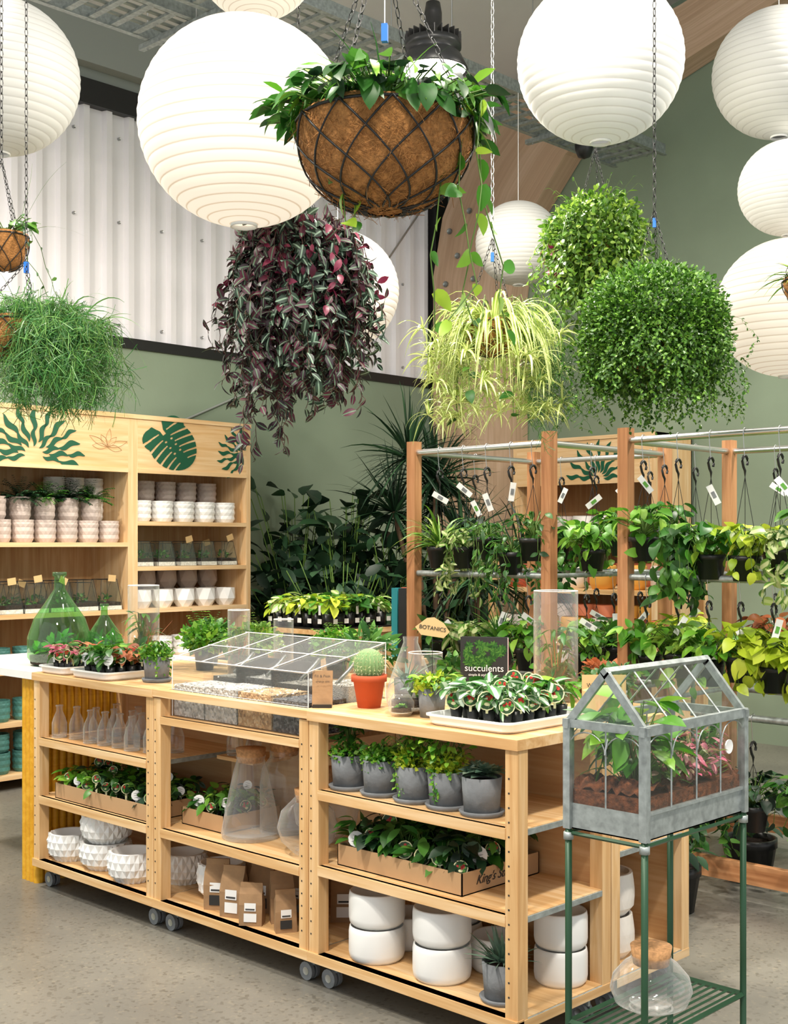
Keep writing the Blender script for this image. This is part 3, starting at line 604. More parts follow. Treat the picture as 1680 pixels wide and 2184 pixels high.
jar(3.33,3.84,.43,[(.1,0),(.1,.2),(.09,.26),(.06,.3),(.06,.33)],(.06,.33,.03))
jar(3.15,3.5,.43,[(.05,0),(.1,.05),(.115,.1),(.1,.16),(.06,.2),(.045,.215),(.05,.225)],(.048,.215,.03))
jar(3.34,3.6,.43,[(.06,0),(.12,.07),(.13,.13),(.1,.2),(.06,.24),(.055,.26)],(.055,.255,.03))
mb=MB()
def bag(x,y,z,w,h,rz):
    M=Matrix.Rotation(rz,3,'Z'); d=w*.6; L=[]
    for (ww,dd,zz) in ((w,d,0),(w*1.02,d*1.05,h*.5),(w*.98,d*.6,h*.75),(w*.95,.008,h*.88),(w*.95,.008,h)):
        L+=[(-ww/2,-dd/2,zz),(ww/2,-dd/2,zz),(ww/2,dd/2,zz),(-ww/2,dd/2,zz)]
    V=[np.array(M@Vector(l))+np.array((x,y,z))+rng.normal(0,.0012,3)*[1,1,0] for l in L]
    F=[(0,3,2,1)]+[(4*k+i,4*k+(i+1)%4,4*k+4+(i+1)%4,4*k+4+i) for k in range(4) for i in range(4)]+[(16,17,18,19)]
    mb.add(V,F,'kraft')
    def quad(w2,z0,z1,mat,off):
        yy=-d/2*1.05-off; mb.add([np.array(M@Vector(l))+np.array((x,y,z)) for l in ((-w2/2,yy,z0),(w2/2,yy,z0),(w2/2,yy+.002,z1),(-w2/2,yy+.002,z1))],[(0,1,2,3)],mat)
    quad(w*.5,h*.36,h*.55,'tagw',.002); quad(w*.4,h*.39,h*.42,'ink',.004)
    quad(w*.55,h*.1,h*.3,random.choice(['tagw','greypot','ink']),.002)
fa=math.atan2(-.69,-.72)+pi/2
for (xx,yy,w,h) in [(3.34,4.1,.1,.2),(3.3,3.97,.1,.19),(3.1,3.98,.1,.2),(3.08,3.85,.1,.2),(3.06,3.72,.09,.16),(3.2,3.82,.1,.2),(3.16,3.66,.09,.2),(3.26,3.68,.1,.21),(3.2,3.52,.09,.2),(3.09,3.56,.08,.16),(3.34,3.5,.1,.2),(3.3,3.8,.1,.2)]: bag(xx,yy,.135,w,h,fa+random.uniform(-.4,.4))
mb.build('kraft_paper_bags')
def greypot(x,y,z,kind,name='concrete_pot_with_succulent',s=1.):
    mb=MB(); mb.lathe([(0,0),(.062*s,0),(.07*s,.015),(.066*s,.018),(.05*s,.01)],(x,y,z),24,'greypot'); pot(mb,(x,y,z+.012),.062*s,.054*s,.105*s,'greypot',seg=24)
    c=(x,y,z+.115*s)
    if kind=='rosette': rosette(mb,c,.06*s,'f_succ',n=34); rosette(mb,(x+.03,y-.03,c[2]+.01),.05*s,'f_succ',n=24); rosette(mb,(x-.03,y+.02,c[2]+.01),.05*s,'f_succ',n=24); rosette(mb,(x+.01,y+.03,c[2]+.02),.05*s,'f_succ',n=24); rosette(mb,(x-.02,y-.03,c[2]+.02),.055*s,'f_succ',n=24)
    elif kind=='tall': stalks(mb,c,60,.15,T_broad,.04,'f_mid',spread=.035,sr=.001); bush(mb,c,(.068,.068,.035),420,T_small,.018,'f_bright')
    elif kind=='trail': bush(mb,(x,y,c[2]+.01),(.068,.068,.035),560,T_small,.018,'f_bright',.4); trail(mb,(x,y,c[2]),.055,16,(.05,.14),T_small,.016,'f_bright',step=.01,out=.02,rise=.01,sr=.0006,wob=.002,per=2); stalks(mb,c,40,.07,T_broad,.03,'f_bright',spread=.06,sr=.001)
    elif kind=='herb': stalks(mb,c,90,.11,T_broad,.03,'f_bright',spread=.075,sr=.001); bush(mb,(x,y,c[2]+.02),(.07,.07,.04),360,T_small,.02,'f_lime',.3); trail(mb,(x,y,c[2]),.055,14,(.05,.18),T_small,.016,'f_bright',step=.01,out=.02,rise=.01,sr=.0006,wob=.002,per=2)
    elif kind=='spiky': arch(mb,c,90,(.06,.12),.006,'f_succ',(.2,1.4),.6,5,.03)
    return mb.build(name)
for yy,kd in ((3.22,'tall'),(3.06,'trail'),(2.9,'herb'),(2.75,'herb'),(2.6,'rosette')): greypot(3.1,yy,.72,kd,s=1.08)
greypot(3.11,2.52,.135,'spiky',s=1.1)
def wbowl(mb,x,y,z,r=.1,h=.1):
    mb.lathe([(0,0),(r*.86,0),(r*.97,.012),(r,.03),(r*1.0,h-.02),(r*.97,h-.004),(r*.94,h),(r*.9,h-.006),(r*.88,h*.4),(0,h*.35)],(x,y,z),36,'white')
for (xx,yy,n,rr,hh) in [(3.12,3.1,2,.1,.12),(3.13,2.8,2,.1,.12),(3.33,2.72,1,.095,.12),(3.3,3.12,1,.095,.12),(3.38,2.49,2,.09,.12),(3.35,2.93,2,.095,.12)]:
    mb=MB()
    for k in range(n): wbowl(mb,xx,yy,.135+k*(hh+.002),rr,hh)
    mb.build('white_ceramic_bowl')
mb=MB()
for k in range(2): mb.facet((3.72,2.55,.135+k*.15),[(.08,0),(.105,.03),(.108,.06),(.108,.09),(.104,.12),(.1,.148)],26,'offwhite')
mb.build('textured_white_planter')
mb=MB(); 
for xx,yy in ((3.75,2.8),(3.75,3.1)): wbowl(mb,xx,yy,.135,.11,.14)
mb.build('white_ceramic_bowl')

# ------------------------------------------------------------ TABLE TOP
def rtray(mb,cx,cy,z,lx,ly,rz=0,mat='white'):
    def ring(sx,sy,zz,r=.04):
        o=[]
        for (qx,qy,a) in ((1,1,0),(-1,1,90),(-1,-1,180),(1,-1,270)):
            for k in range(6):
                t=math.radians(a+k*18); o.append((qx*(sx-r)+r*math.cos(t),qy*(sy-r)+r*math.sin(t),zz))
        return o
    hx,hy=lx/2,ly/2; n=24; seq=[ring(hx-.012,hy-.012,0.001),ring(hx-.004,hy-.004,.008),ring(hx,hy,.03),ring(hx+.007,hy+.007,.031),ring(hx+.007,hy+.007,.037),ring(hx-.004,hy-.004,.037),ring(hx*.94,hy*.94,.012),ring(hx*.88,hy*.88,.008)]
    V=[p for r_ in seq for p in r_]; cr,sr=math.cos(rz),math.sin(rz); V=[(cx+a*cr-b*sr,cy+a*sr+b*cr,z+c_) for a,b,c_ in V]
    F=[(i*n+j,i*n+(j+1)%n,(i+1)*n+(j+1)%n,(i+1)*n+j) for i in range(7) for j in range(n)]+[list(range(n)),[7*n+j for j in range(n)]]
    mb.add(V,F,mat)
mb=MB(); rtray(mb,3.27,2.62,1.0,.46,.36); seedling_mix(mb,3.1,3.46,2.49,2.77,1.01,6,4,ls=.055,tall=.085,tags=.4,mats=('f_mid','f_bright','f_fitt','f_fitt'),ts=.029,th=.075,nl=20); mb.build('seedling_tray')
mb=MB(); rtray(mb,3.14,5.11,1.0,.26,.22); seedling_mix(mb,3.05,3.24,5.04,5.19,1.01,3,3,ls=.05,tall=.08,tags=.7,mats=('f_mid','f_pinkl','f_mid','f_orange'),ts=.024,th=.06); mb.build('seedling_tray')
mb=MB(); rtray(mb,3.18,4.8,1.0,.34,.3); seedling_mix(mb,3.05,3.32,4.69,4.92,1.01,5,4,ls=.05,tall=.08,tags=.8,mats=('f_mid','f_bright','f_mid','f_orange'),ts=.024,th=.06); mb.build('seedling_tray')
o1=greypot(3.17,4.5,1.0,'trail',s=.95)
mb=MB(); pot(mb,(3.19,2.9,1.0),.05,.042,.1,'greypot'); stalks(mb,(3.19,2.9,1.1),70,.05,T_broad,.035,'f_bright',spread=.06,sr=.001); bush(mb,(3.19,2.9,1.11),(.055,.055,.035),150,T_small,.025,'f_lime'); mb.build('concrete_pot_with_succulent')
mb=MB(); pot(mb,(3.36,3.18,1.0),.05,.045,.1,'greypot'); arch(mb,(3.36,3.18,1.09),30,(.06,.12),.005,'f_succ',(.3,1.4),.6,5,.02); mb.build('concrete_pot_with_succulent')
mb=MB(); xa,xb,ya,yb=3.05,3.455,3.385,4.22; t=.005; zb=.892; zf,zk=1.125,1.212
def acr(x0,x1,y0,y1,z0,z1): mb.bb(x0,x1,y0,y1,z0,z1,'acrylic')
acr(xa,xa+t,ya,yb,zb,zf-.003); acr(xb-t,xb,ya,yb,zb,zk-.005)
def side(y):
    V=[(xa,y,zb),(xb,y,zb),(xb,y,zk-.005),(xa,y,zf-.003)]; V+=[(a,b+t,c_) for a,b,c_ in V]
    mb.add(V,[(0,1,2,3),(4,7,6,5),(0,4,5,1),(1,5,6,2),(2,6,7,3),(3,7,4,0)],'acrylic')
cols=4
for k in range(cols+1): side(ya+(yb-ya-t)*k/cols)
V=[(xa-.01,ya-.01,zf),(xb,ya-.01,zk),(xb,yb+.01,zk),(xa-.01,yb+.01,zf)]
mb.add(V,[(0,3,2,1)],'acrylic')
for k in range(cols+1):
    y=ya+(yb-ya)*k/cols; mb.tube([(xa-.01,y,zf+.003),(xb,y,zk+.003)],.0022,'tagw',4)
for f in (0,.5,1): mb.tube([(xa-.01+(xb-xa)*f,ya-.01,zf+.003+(zk-zf)*f),(xa-.01+(xb-xa)*f,yb+.01,zf+.003+(zk-zf)*f)],.0022,'tagw',4)
for (px,py,zz) in ((xa,ya,zf),(xa,yb,zf),(xb,ya,zk),(xb,yb,zk)): mb.tube([(px,py,zb),(px,py,zz)],.0022,'tagw',4)
mb.tube([(xa,ya,zb+.11),(xa,yb,zb+.11)],.0012,'tagw',4)
acr((xa+xb)/2,(xa+xb)/2+t,ya,yb,zb,1.14)
pm=['peb_d','peb_t','peb_w','peb_w','sand','sand','peb_w','sand']
for k in range(cols):
    y0=ya+(yb-ya)*k/cols+.006; y1=ya+(yb-ya)*(k+1)/cols-.003
    for j,(p,q) in enumerate(((xa+.007,(xa+xb)/2-.003),((xa+xb)/2+.007,xb-.008))):
        h=random.uniform(1.01,1.03)+.03*j; mm=pm[k] if j==0 else pm[4+k]; mb.bb(p,q,y0,y1,zb+.002,h,mm); mb.G[-1]=mb.V[-1]
        n=110; P=np.stack([rng.uniform(p,q,n),rng.uniform(y0,y1,n),np.full(n,h)],1); mb.leaves(T_small,P,rng.normal(size=(n,3))*[1,1,.2],.012,'whitestone' if mm!='peb_d' else 'greypot')
    s0=((xa+xb)/2+.04,(y0+y1)/2,1.06); mb.tube([s0,(s0[0]+.08,s0[1]+.02,1.1),(s0[0]+.13,s0[1]+.03,1.13)],.008,'steel',6,caps=True)
mb.build('acrylic_gravel_display_box')
mb=MB(); M=Matrix.Rotation(math.atan2(-.69,-.72)+pi/2,4,'Z')@Matrix.Rotation(-.18,4,'X')
mb.box((3.09,3.352,1.006),(.07,.035,.012),'blackm',rz=fa); mb.box((3.095,3.357,1.07),(.075,.003,.13),'kraft',mtx=M); ob=mb.build('price_card_stand')
text(ob,"Fill & Peak",.014,(3.088,3.349,1.115),(-.7,-.68,.2),'ink'); text(ob,"terrarium refills",.008,(3.088,3.349,1.095),(-.7,-.68,.2),'ink')
mb=MB(); x,y=3.215,3.235; pot(mb,(x,y,1.0),.058,.042,.12,'terra',lip=.008,seg=28)
V=[]; nr=12; seg=88
for i in range(nr+1):
    t=pi*i/nr
    for j in range(seg):
        a=2*pi*j/seg; rr=.052*(1+.09*math.cos(a*22))*math.sin(t); V.append((x+rr*math.cos(a),y+rr*math.sin(a),1.155-.062*math.cos(t)))
mb.add(V,[(i*seg+j,i*seg+(j+1)%seg,(i+1)*seg+(j+1)%seg,(i+1)*seg+j) for i in range(nr) for j in range(seg)],'cactus',True)
P=[];D=[]
for j in range(0,22):
    for i in range(1,10):
        t=pi*(.12+.76*i/10); a=2*pi*j/22; n_=np.array([math.sin(t)*math.cos(a),math.sin(t)*math.sin(a),-math.cos(t)])
        for q in range(4): P.append(np.array((x,y,1.155))+n_*.057); D.append(n_+rng.normal(0,.6,3))
mb.leaves(tpl(3,lambda t:.05*(1-t)+.005,0,0),P,D,.012,'tagy'); mb.build('potted_cactus')
def terr_fill(mb,c,r,h):
    mb.lathe([(0,.012),(r*.9,.012),(r*.93,h*.5),(0,h*.5)],c,20,'whitestone'); mb.lathe([(r*.93,h*.5),(r*.93,h*.9),(0,h)],c,20,'soil')
mb=MB(); x,y=3.22,3.03
mb.lathe([(0,0),(.05,0),(.085,.03),(.088,.07),(.07,.13),(.045,.2),(.026,.25),(.028,.27)],(x,y,1.0),32,'glassc')
terr_fill(mb,(x,y,1.0),.075,.05); stalks(mb,(x,y,1.05),14,.09,T_lance,.06,'f_succ',spread=.03); rosette(mb,(x+.02,y-.02,1.05),.03,'f_bright')
mb.build('glass_terrarium')
mb=MB(); x,y=3.13,2.99; mb.lathe([(0,0),(.03,0),(.045,.02),(.045,.05),(.03,.075),(.026,.078)],(x,y,1.0),24,'glassc'); terr_fill(mb,(x,y,1.0),.038,.03); rosette(mb,(x,y,1.03),.028,'f_bright'); mb.build('glass_terrarium')
def botag(x,y,z,s=1.,zb=1.0,name='botanics_tag',txt=True):
    mb=MB(); mb.tube([(x,y,zb),(x,y,z)],.0015,'blackm',4)
    n=Vector((-.72,-.69,0.1)).normalized(); r=Vector((0,0,1)).cross(n).normalized(); u=n.cross(r); q=Matrix.Rotation(-.15,3,n); r=q@r; u=q@u
    pts=[(-.05,0),(-.02,.03),(.0,.035),(.03,.022),(.05,-.0),(.035,-.02),(-.03,-.02)]
    V=[Vector((x,y,z))+n*.002+r*a*s+u*b*s for a,b in pts]; V+=[p-n*.002 for p in V]; k=len(pts)
    mb.add([tuple(p) for p in V],[list(range(k))[::1],[k+i for i in reversed(range(k))]]+[(i,(i+1)%k,k+(i+1)%k,k+i) for i in range(k)],'tagt'); ob=mb.build(name)
    if txt: text(ob,'BOTANICS',.016*s,tuple(Vector((x,y,z))+n*.004+u*.003*s),n,'ink',tilt=-.15)
botag(3.28,2.98,1.295,1.25)
mb=MB(); bx,by=3.62,3.02; rz=fa-.25; Mz=Matrix.Rotation(rz,4,'Z'); mb.box((bx,by,1.1225),(.175,.024,.245),'tagw',rz=rz)
def loc(a,b,c_): v=Mz@Vector((a,b,0)); return (bx+v.x,by+v.y,c_)
mb.box(loc(-.002,-.0135,1.1225),(.18,.003,.25),'ink',rz=rz); mb.box(loc(-.002,.0135,1.1225),(.18,.003,.25),'ink',rz=rz)
nn=Mz@Vector((0,-1,0)); Pp=[];Dd=[]
for (a,c_) in [(random.uniform(-.07,.07),random.uniform(1.14,1.225)) for q in range(30)]:
    for j in range(9): ang=j*2*pi/9; v=Mz@Vector((math.cos(ang),0,0)); Pp.append(loc(a,-.0155,c_)); Dd.append((v.x,v.y,math.sin(ang)))
mb.leaves(T_flat,Pp,Dd,.02,'f_mid',up=np.array(nn),jit=.02)
for q in range(6): mb.box(loc(.0885,-.008+q*.003,1.1225),(.001,.0015,.24),['tagw','pink'][q%2],rz=rz)
ob=mb.build('succulents_book'); text(ob,'succulents',.036,loc(0,-.0185,1.13),nn,'tagw'); text(ob,'simple & stylish',.013,loc(-.02,-.0175,1.105),nn,'tagw'); text(ob,'under glass',.024,loc(0,-.0185,1.088),nn,'tagw')
def gcyl(x,y,z,r,h,name,fill=True,mat='glassc'):
    mb=MB(); mb.lathe([(0,.0),(r,0),(r,h)],(x,y,z),36,mat); mb.lathe([(0,.01),(r*.96,.01)],(x,y,z),36,mat); mb.tube([(x+r*.98*math.cos(a),y+r*.98*math.sin(a),z+h) for a in np.linspace(0,2*pi,37)],.002,'tagw',4)
    if fill:
        mb.lathe([(0,.012),(r*.9,.012),(r*.9,.06),(0,.06)],(x,y,z),24,'soil'); bush(mb,(x,y,z+.1),(r*.7,r*.7,.05),160,T_small,.03,'f_mid',.2)
        stalks(mb,(x,y,z+.06),20,h*.55,T_lance,.07,'f_mid',spread=r*.7); arch(mb,(x,y,z+.06),20,(.1,h*.55),.002,'f_orange',(.9,1.5),.4,6,.02)
    return mb.build(name)
gcyl(3.85,2.86,1.0,.085,.42,'glass_cylinder_terrarium'); gcyl(3.7,3.4,1.0,.07,.16,'glass_vase',False)
gcyl(3.46,5.02,1.0,.075,.40,'glass_cylinder_terrarium'); gcyl(3.56,4.42,1.0,.05,.3,'glass_vase',True); gcyl(3.68,4.25,1.0,.045,.26,'glass_vase',False)
def demi(x,y,z,R,h):
    mb=MB(); mb.lathe([(0,.0),(R*.8,0),(R,.04),(R*1.0,h*.3),(R*.8,h*.5),(R*.4,h*.7),(R*.17,h*.82),(R*.16,h*.95),(R*.22,h*.96),(R*.22,h),(R*.13,h)],(x,y,z),36,'glassb')
    bush(mb,(x,y,z+.08),(R*.75,R*.75,.06),160,T_broad,.05,'f_bright',.2); mb.lathe([(0,.01),(R*.9,.01),(R*.93,.05),(0,.06)],(x,y,z),24,'soil'); mb.build('green_glass_demijohn')
demi(3.28,5.48,1.0,.155,.46); demi(3.46,5.36,1.0,.1,.3)
for (xx,yy,mt,T,s) in ((3.62,4.75,'f_bright',T_small,.03),(3.78,4.55,'f_bush2',T_small,.03),(3.8,4.95,'f_mid',T_broad,.06),(3.7,3.75,'f_mid',T_lance,.08),(3.82,4.05,'f_bright',T_small,.03)):
    mb=MB(); pot(mb,(xx,yy,1.0),.05,.04,.09,'blackp'); bush(mb,(xx,yy,1.15),(.12,.12,.07),420 if T is T_small else 90,T,s,mt,.3); fern(mb,(xx,yy,1.12),22,(.1,.18),mt); mb.build('small_potted_fern')
for (xx,yy) in ((3.62,2.5),(3.8,2.55),(3.9,2.7),(3.65,3.2)):
    mb=MB(); pot(mb,(xx,yy,1.0),.04,.03,.07,'whitestone'); bush(mb,(xx,yy,1.11),(.06,.06,.05),120,T_broad,.035,random.choice(['f_orange','f_mid','f_bright','f_mid']),.3); mb.build('small_potted_plant')
mb=MB(); M=Matrix.Rotation(fa,4,'Z'); x,y=3.53,2.42; mb.box((x,y+.0,1.005),(.12,.03,.01),'kraft',rz=fa); mb.box((x,y,1.08),(.15,.004,.15),'tagt',rz=fa); ob=mb.build('wet_terrarium_sign'); text(ob,'Wet Terrarium',.019,(x-.004,y-.004,1.12),(-.7,-.7,0),'ink')

# ------------------------------------------------------------ GREENHOUSE TERRARIUM ON STAND
mb=MB(); x0,x1,y0,y1=2.75,3.265,1.76,2.0; zb,zt,zr=.83,1.115,1.258; ym=(y0+y1)/2
def bar(a,b,w=.012,mat='galv'): mb.tube([a,((a[0]+b[0])/2,(a[1]+b[1])/2,(a[2]+b[2])/2),b],w*.72,mat,4,caps=True,smooth=False)
mb.bb(x0,x1,y0,y0+.003,zb,zb+.07,'galv'); mb.bb(x0,x1,y1-.003,y1,zb,zb+.07,'galv'); mb.bb(x0,x0+.003,y0,y1,zb,zb+.07,'galv'); mb.bb(x1-.003,x1,y0,y1,zb,zb+.07,'galv'); mb.bb(x0,x1,y0,y1,zb,zb+.004,'galv')
for (a,b) in ((x0,y0),(x1,y0),(x0,y1),(x1,y1)): mb.box((a,b,(zb+zt)/2),(.022,.022,zt-zb),'galv')
for y in (y0,y1): mb.box(((x0+x1)/2,y,zt),(x1-x0+.03,.016,.026),'galv'); mb.box(((x0+x1)/2,y,zb+.07),(x1-x0,.012,.008),'galv')
for x in (x0,x1):
    mb.box((x,ym,zt),(.016,y1-y0+.03,.022),'galv')
    for y in (y0,y1):
        L=math.hypot(y-ym,zr-zt); an=math.atan2(zr-zt,ym-y); mb.box((x,(y+ym)/2,(zt+zr)/2),(.012,L+.02,.022),'galv',mtx=Matrix.Rotation(an,4,'X'))
bar((x0-.01,ym,zr+.004),(x1+.01,ym,zr+.004),.015)
for k in range(1,4):
    x=x0+(x1-x0)*k/4
    for y in (y0,y1): bar((x,y,zb+.07),(x,y,zt),.004); bar((x,y,zt+.01),(x,ym,zr),.004)
bar((x0,ym,zb+.07),(x0,ym,zt),.004)
for k in range(4):
    xa_=x0+(x1-x0)*k/4; xc=xa_+(x1-x0)/8; rr=(x1-x0)/8
    for y in (y0-.003,y1): mb.tube([(xc+rr*math.cos(t),y,zt-.075+.06*math.sin(t)) for t in np.linspace(0,pi,12)],.0022,'galv',4)
for k in range(2):
    yc=y0+(y1-y0)*(k*2+1)/4; rr=(y1-y0)/4; mb.tube([(x0-.003,yc+rr*math.cos(t),zt-.075+.055*math.sin(t)) for t in np.linspace(0,pi,12)],.0022,'galv',4)
def pane(v): mb.add(v,[(0,1,2,3)],'paneg')
pane([(x0,y0,zb+.07),(x1,y0,zb+.07),(x1,y0,zt),(x0,y0,zt)]); pane([(x0,y1,zb+.07),(x1,y1,zb+.07),(x1,y1,zt),(x0,y1,zt)])
pane([(x0,y0,zb+.07),(x0,y1,zb+.07),(x0,y1,zt),(x0,y0,zt)]); pane([(x1,y0,zb+.07),(x1,y1,zb+.07),(x1,y1,zt),(x1,y0,zt)])
pane([(x0,y0,zt),(x1,y0,zt),(x1,ym,zr),(x0,ym,zr)]); pane([(x0,y1,zt),(x1,y1,zt),(x1,ym,zr),(x0,ym,zr)])
mb.add([(x0,y0,zt),(x0,y1,zt),(x0,ym,zr)],[(0,1,2)],'paneg'); mb.add([(x1,y0,zt),(x1,y1,zt),(x1,ym,zr)],[(0,1,2)],'paneg')
g=16; V=[];F=[]
for i in range(g*2+1):
    for j in range(g+1): V.append((x0+.008+(x1-x0-.016)*i/(2*g),y0+.008+(y1-y0-.016)*j/g,zb+.105+.022*random.random()+.02*math.sin(i*.4)))
for i in range(2*g):
    for j in range(g): a=i*(g+1)+j; F.append((a,a+1,a+g+2,a+g+1))
mb.add(V,F,'soilred'); mb.bb(x0+.006,x1-.006,y0+.006,y1-.006,zb+.005,zb+.108,'soilred')
cx=x0+.14; stalks(mb,(cx,ym,zb+.1),40,.26,T_broad,.11,'f_bright',spread=.08,zl=(.3,.95)); stalks(mb,(cx-.04,ym,zb+.1),20,.2,T_lance,.11,'f_mid',spread=.05)
stalks(mb,(x0+.33,ym-.03,zb+.11),130,.09,T_broad,.03,'f_pinkl',spread=.1,sr=.001); stalks(mb,(x0+.42,ym-.02,zb+.11),110,.12,T_broad,.03,'f_pinkl',spread=.07,sr=.001); stalks(mb,(x0+.25,ym,zb+.1),50,.07,T_small,.04,'f_bright',spread=.06,sr=.001)
arch(mb,(x0+.38,ym,zb+.09),40,(.06,.12),.003,'f_bright',(.4,1.4),.7,5,.06)
bush(mb,(x1-.06,ym,zt-.08),(.04,.08,.05),60,T_small,.03,'f_mid',.3)
mb.tube([(x0-.006,ym-.01,zt-.03),(x0-.02,ym-.01,zt-.07),(x0-.006,ym-.01,zt-.08)],.002,'steel',4)
mb.tube([(x1-.1,y0-.008,zt-.02),(x1-.1,y0-.01,zt-.06)],.0012,'kraft',3); mb.tube([(x1-.1,y0-.012,zt-.085),(x1-.1,y0-.008,zt-.085)],.02,'tagw',14,caps=True)
mb.build('greenhouse_terrarium',bevel=.001)
mb=MB()
for (a,b) in ((x0,y0),(x1,y0),(x0,y1),(x1,y1)):
    mb.tube([(a,b,0),(a,b,.4),(a,b,zb-.0)],.0095,'greenm',8,caps=True); mb.lathe([(0,-.02),(.014,-.02),(.014,.0),(0,.0)],(a,b,zb-.01),8,'galv')
zs=.305
for y in (y0,y1): bar((x0,y,zs),(x1,y,zs),.012,'greenm'); bar((x0,y,zb-.012),(x1,y,zb-.012),.008,'greenm')
for x in (x0,x1): bar((x,y0,zs),(x,y1,zs),.012,'greenm'); bar((x,y0,zb-.012),(x,y1,zb-.012),.008,'greenm')
for k in range(1,10): y=y0+(y1-y0)*k/10; bar((x0,y,zs),(x1,y,zs),.006,'greenm')
mb.build('green_metal_plant_stand')
jar(2.97,1.88,.312,[(.06,0),(.1,.02),(.113,.055),(.105,.09),(.075,.125),(.055,.14),(.056,.15)],(.055,.145,.03))

# ------------------------------------------------------------ WALL SHELVING
SY=7.37; SD=.48
def shelving(name,xa,xb,ya,yb,face,top,hb,shelves,mat='pine_light',light='pine_light'):
    mb=MB()
    if face=='y':
        for x in (xa+.02,xb-.02): mb.bb(x-.02,x+.02,ya,yb,0,top,mat)
        mb.bb(xa,xb,yb-.012,yb,0,top,'ply'); mb.bb(xa+.04,xb-.04,ya,ya+.02,hb,top-.03,light); mb.bb(xa,xb,ya-.01,yb,top-.03,top,mat); mb.bb(xa+.04,xb-.04,ya-.008,ya+.03,hb-.03,hb,mat)
        for z in shelves: mb.bb(xa+.04,xb-.04,ya,yb-.012,z-.03,z,mat)
    else:
        for y in (ya+.02,yb-.02): mb.bb(xa,xb,y-.02,y+.02,0,top,mat)
        mb.bb(xb-.012,xb,ya,yb,0,top,'ply'); mb.bb(xa,xa+.02,ya+.04,yb-.04,hb,top-.03,light); mb.bb(xa-.01,xb,ya,yb,top-.03,top,mat)
        for z in shelves: mb.bb(xa,xb-.012,ya+.04,yb-.04,z-.03,z,mat)
    return mb
def mural_monstera(mb,cx,y,cz,L,ang=-.9):
    # flat split-leaf cut-out: u runs stem->tip, v across the blade
    n=170; us=np.linspace(-.25,1.08,n); vs_=np.linspace(-.66,.66,n); du=us[1]-us[0]; dv=vs_[1]-vs_[0]
    U,Vv=np.meshgrid(us,vs_,indexing='ij'); A=np.abs(Vv)
    q=(U-.36)/.66
    inside=(q**2+(A/.56)**2<1)|((((U-.02)/.27)**2+((A-.27)/.3)**2)<1)
    inside&=~((A<.05+.0*U)&(U<.06))&~((A<(.04-U)*.5+.0)&(U<.03))
    for k,u0 in enumerate((-.02,.15,.32,.49,.66,.82)):
        u1=u0+.10+.05*k*.5+(.0 if k else -.1); v0=.11; v1=.72
        t=np.clip((A-v0)/(v1-v0),0,1); uc=u0+(u1-u0)*t**1.4; w=.014+.020*t+.07*np.clip(t-.72,0,1)**1.3*2
        inside&=~((np.abs(U-uc)<w)&(A>v0))
        hole=(((U-(u0+.075))/.022)**2+((A-.085)/.035)**2)<1
        if k in (1,2,3): inside&=~hole
    idx=np.argwhere(inside); c_,s_=math.cos(ang),math.sin(ang); V=[];F=[]
    for (i,j) in idx:
        b=len(V)
        for (a,bb_) in ((0,0),(1,0),(1,1),(0,1)):
            u=us[i]+a*du-.4; v_=vs_[j]+bb_*dv; V.append((cx+L*(u*c_-v_*s_),y,cz+L*.82*(u*s_+v_*c_)))
        F.append((b,b+1,b+2,b+3))
    mb.add(V,F,'mural')
def mural_spray(mb,cx,y,cz,R,n,a0,a1,ax='x'):
    P=[];D=[];Sz=[]
    for i in range(n):
        a=a0+(a1-a0)*i/(n-1)
        for f,s in (((.3,.4),(.68,.36)) if i%2 else ((.18,.36),(.52,.46))):
            P.append((cx+R*f*math.cos(a),y,cz+R*f*math.sin(a)*.75)); D.append((math.cos(a),0,math.sin(a)*.75)); Sz.append(R*s)
    mb.leaves(T_wave,P,D,Sz,'mural',up=np.array([0,-1.,0]),jit=.0005)
def mural_lines(mb,cx,y,cz,R):
    for k in range(7):
        a=-.2+k*.55; L=R*(.7+.3*(k%2)); pts=[]
        for t in np.linspace(0,1,12): pts.append((cx+L*t*math.cos(a)-.12*R*math.sin(pi*t)*math.sin(a),y,cz+L*t*math.sin(a)*.75+.12*R*math.sin(pi*t)*math.cos(a)))
        for t in np.linspace(1,0,12): pts.append((cx+L*t*math.cos(a)+.12*R*math.sin(pi*t)*math.sin(a),y,cz+L*t*math.sin(a)*.75-.12*R*math.sin(pi*t)*math.cos(a)))
        mb.tube(pts,.0013,'linework',3)
mb=shelving('s',4.99,6.05,SY,SY+SD,'y',2.51,2.13,[.1,.44,.78,1.14,1.44,1.76]); mural_monstera(mb,5.33,SY-.004,2.305,.36)
mural_spray(mb,6.0,SY-.004,2.27,.27,8,pi*.55,pi*1.3); mb.build('wall_shelving_unit',bevel=.0)
mb=shelving('s',3.93,4.99,SY,SY+SD,'y',2.51,2.13,[.1,.44,.78,1.14,1.61]); mural_spray(mb,4.22,SY-.004,2.19,.37,13,-.25,pi+.25); mural_lines(mb,4.78,SY-.003,2.27,.17); mb.build('wall_shelving_unit',bevel=.0)
mb=shelving('s',2.87,3.93,SY,SY+SD,'y',2.51,2.13,[.1,.44,.78,1.14,1.61]); mb.build('wall_shelving_unit',bevel=.002)
def dimple(mb,c,r,h,mat,seg=14): 
    mb.facet(c,[(r*.8,0),(r*.98,h*.18),(r*.93,h*.34),(r*1.0,h*.5),(r*.94,h*.66),(r*1.0,h*.8),(r*.96,h*.88),(r*.98,h)],seg,mat)
mb=MB()
for k in range(6): dimple(mb,(4.03+k*.165,SY+.1,1.61),.075,.15,'pinkpot')
for k in range(5): dimple(mb,(4.02+k*.18,SY+.14,1.762),.072,.15,'pinkpot')
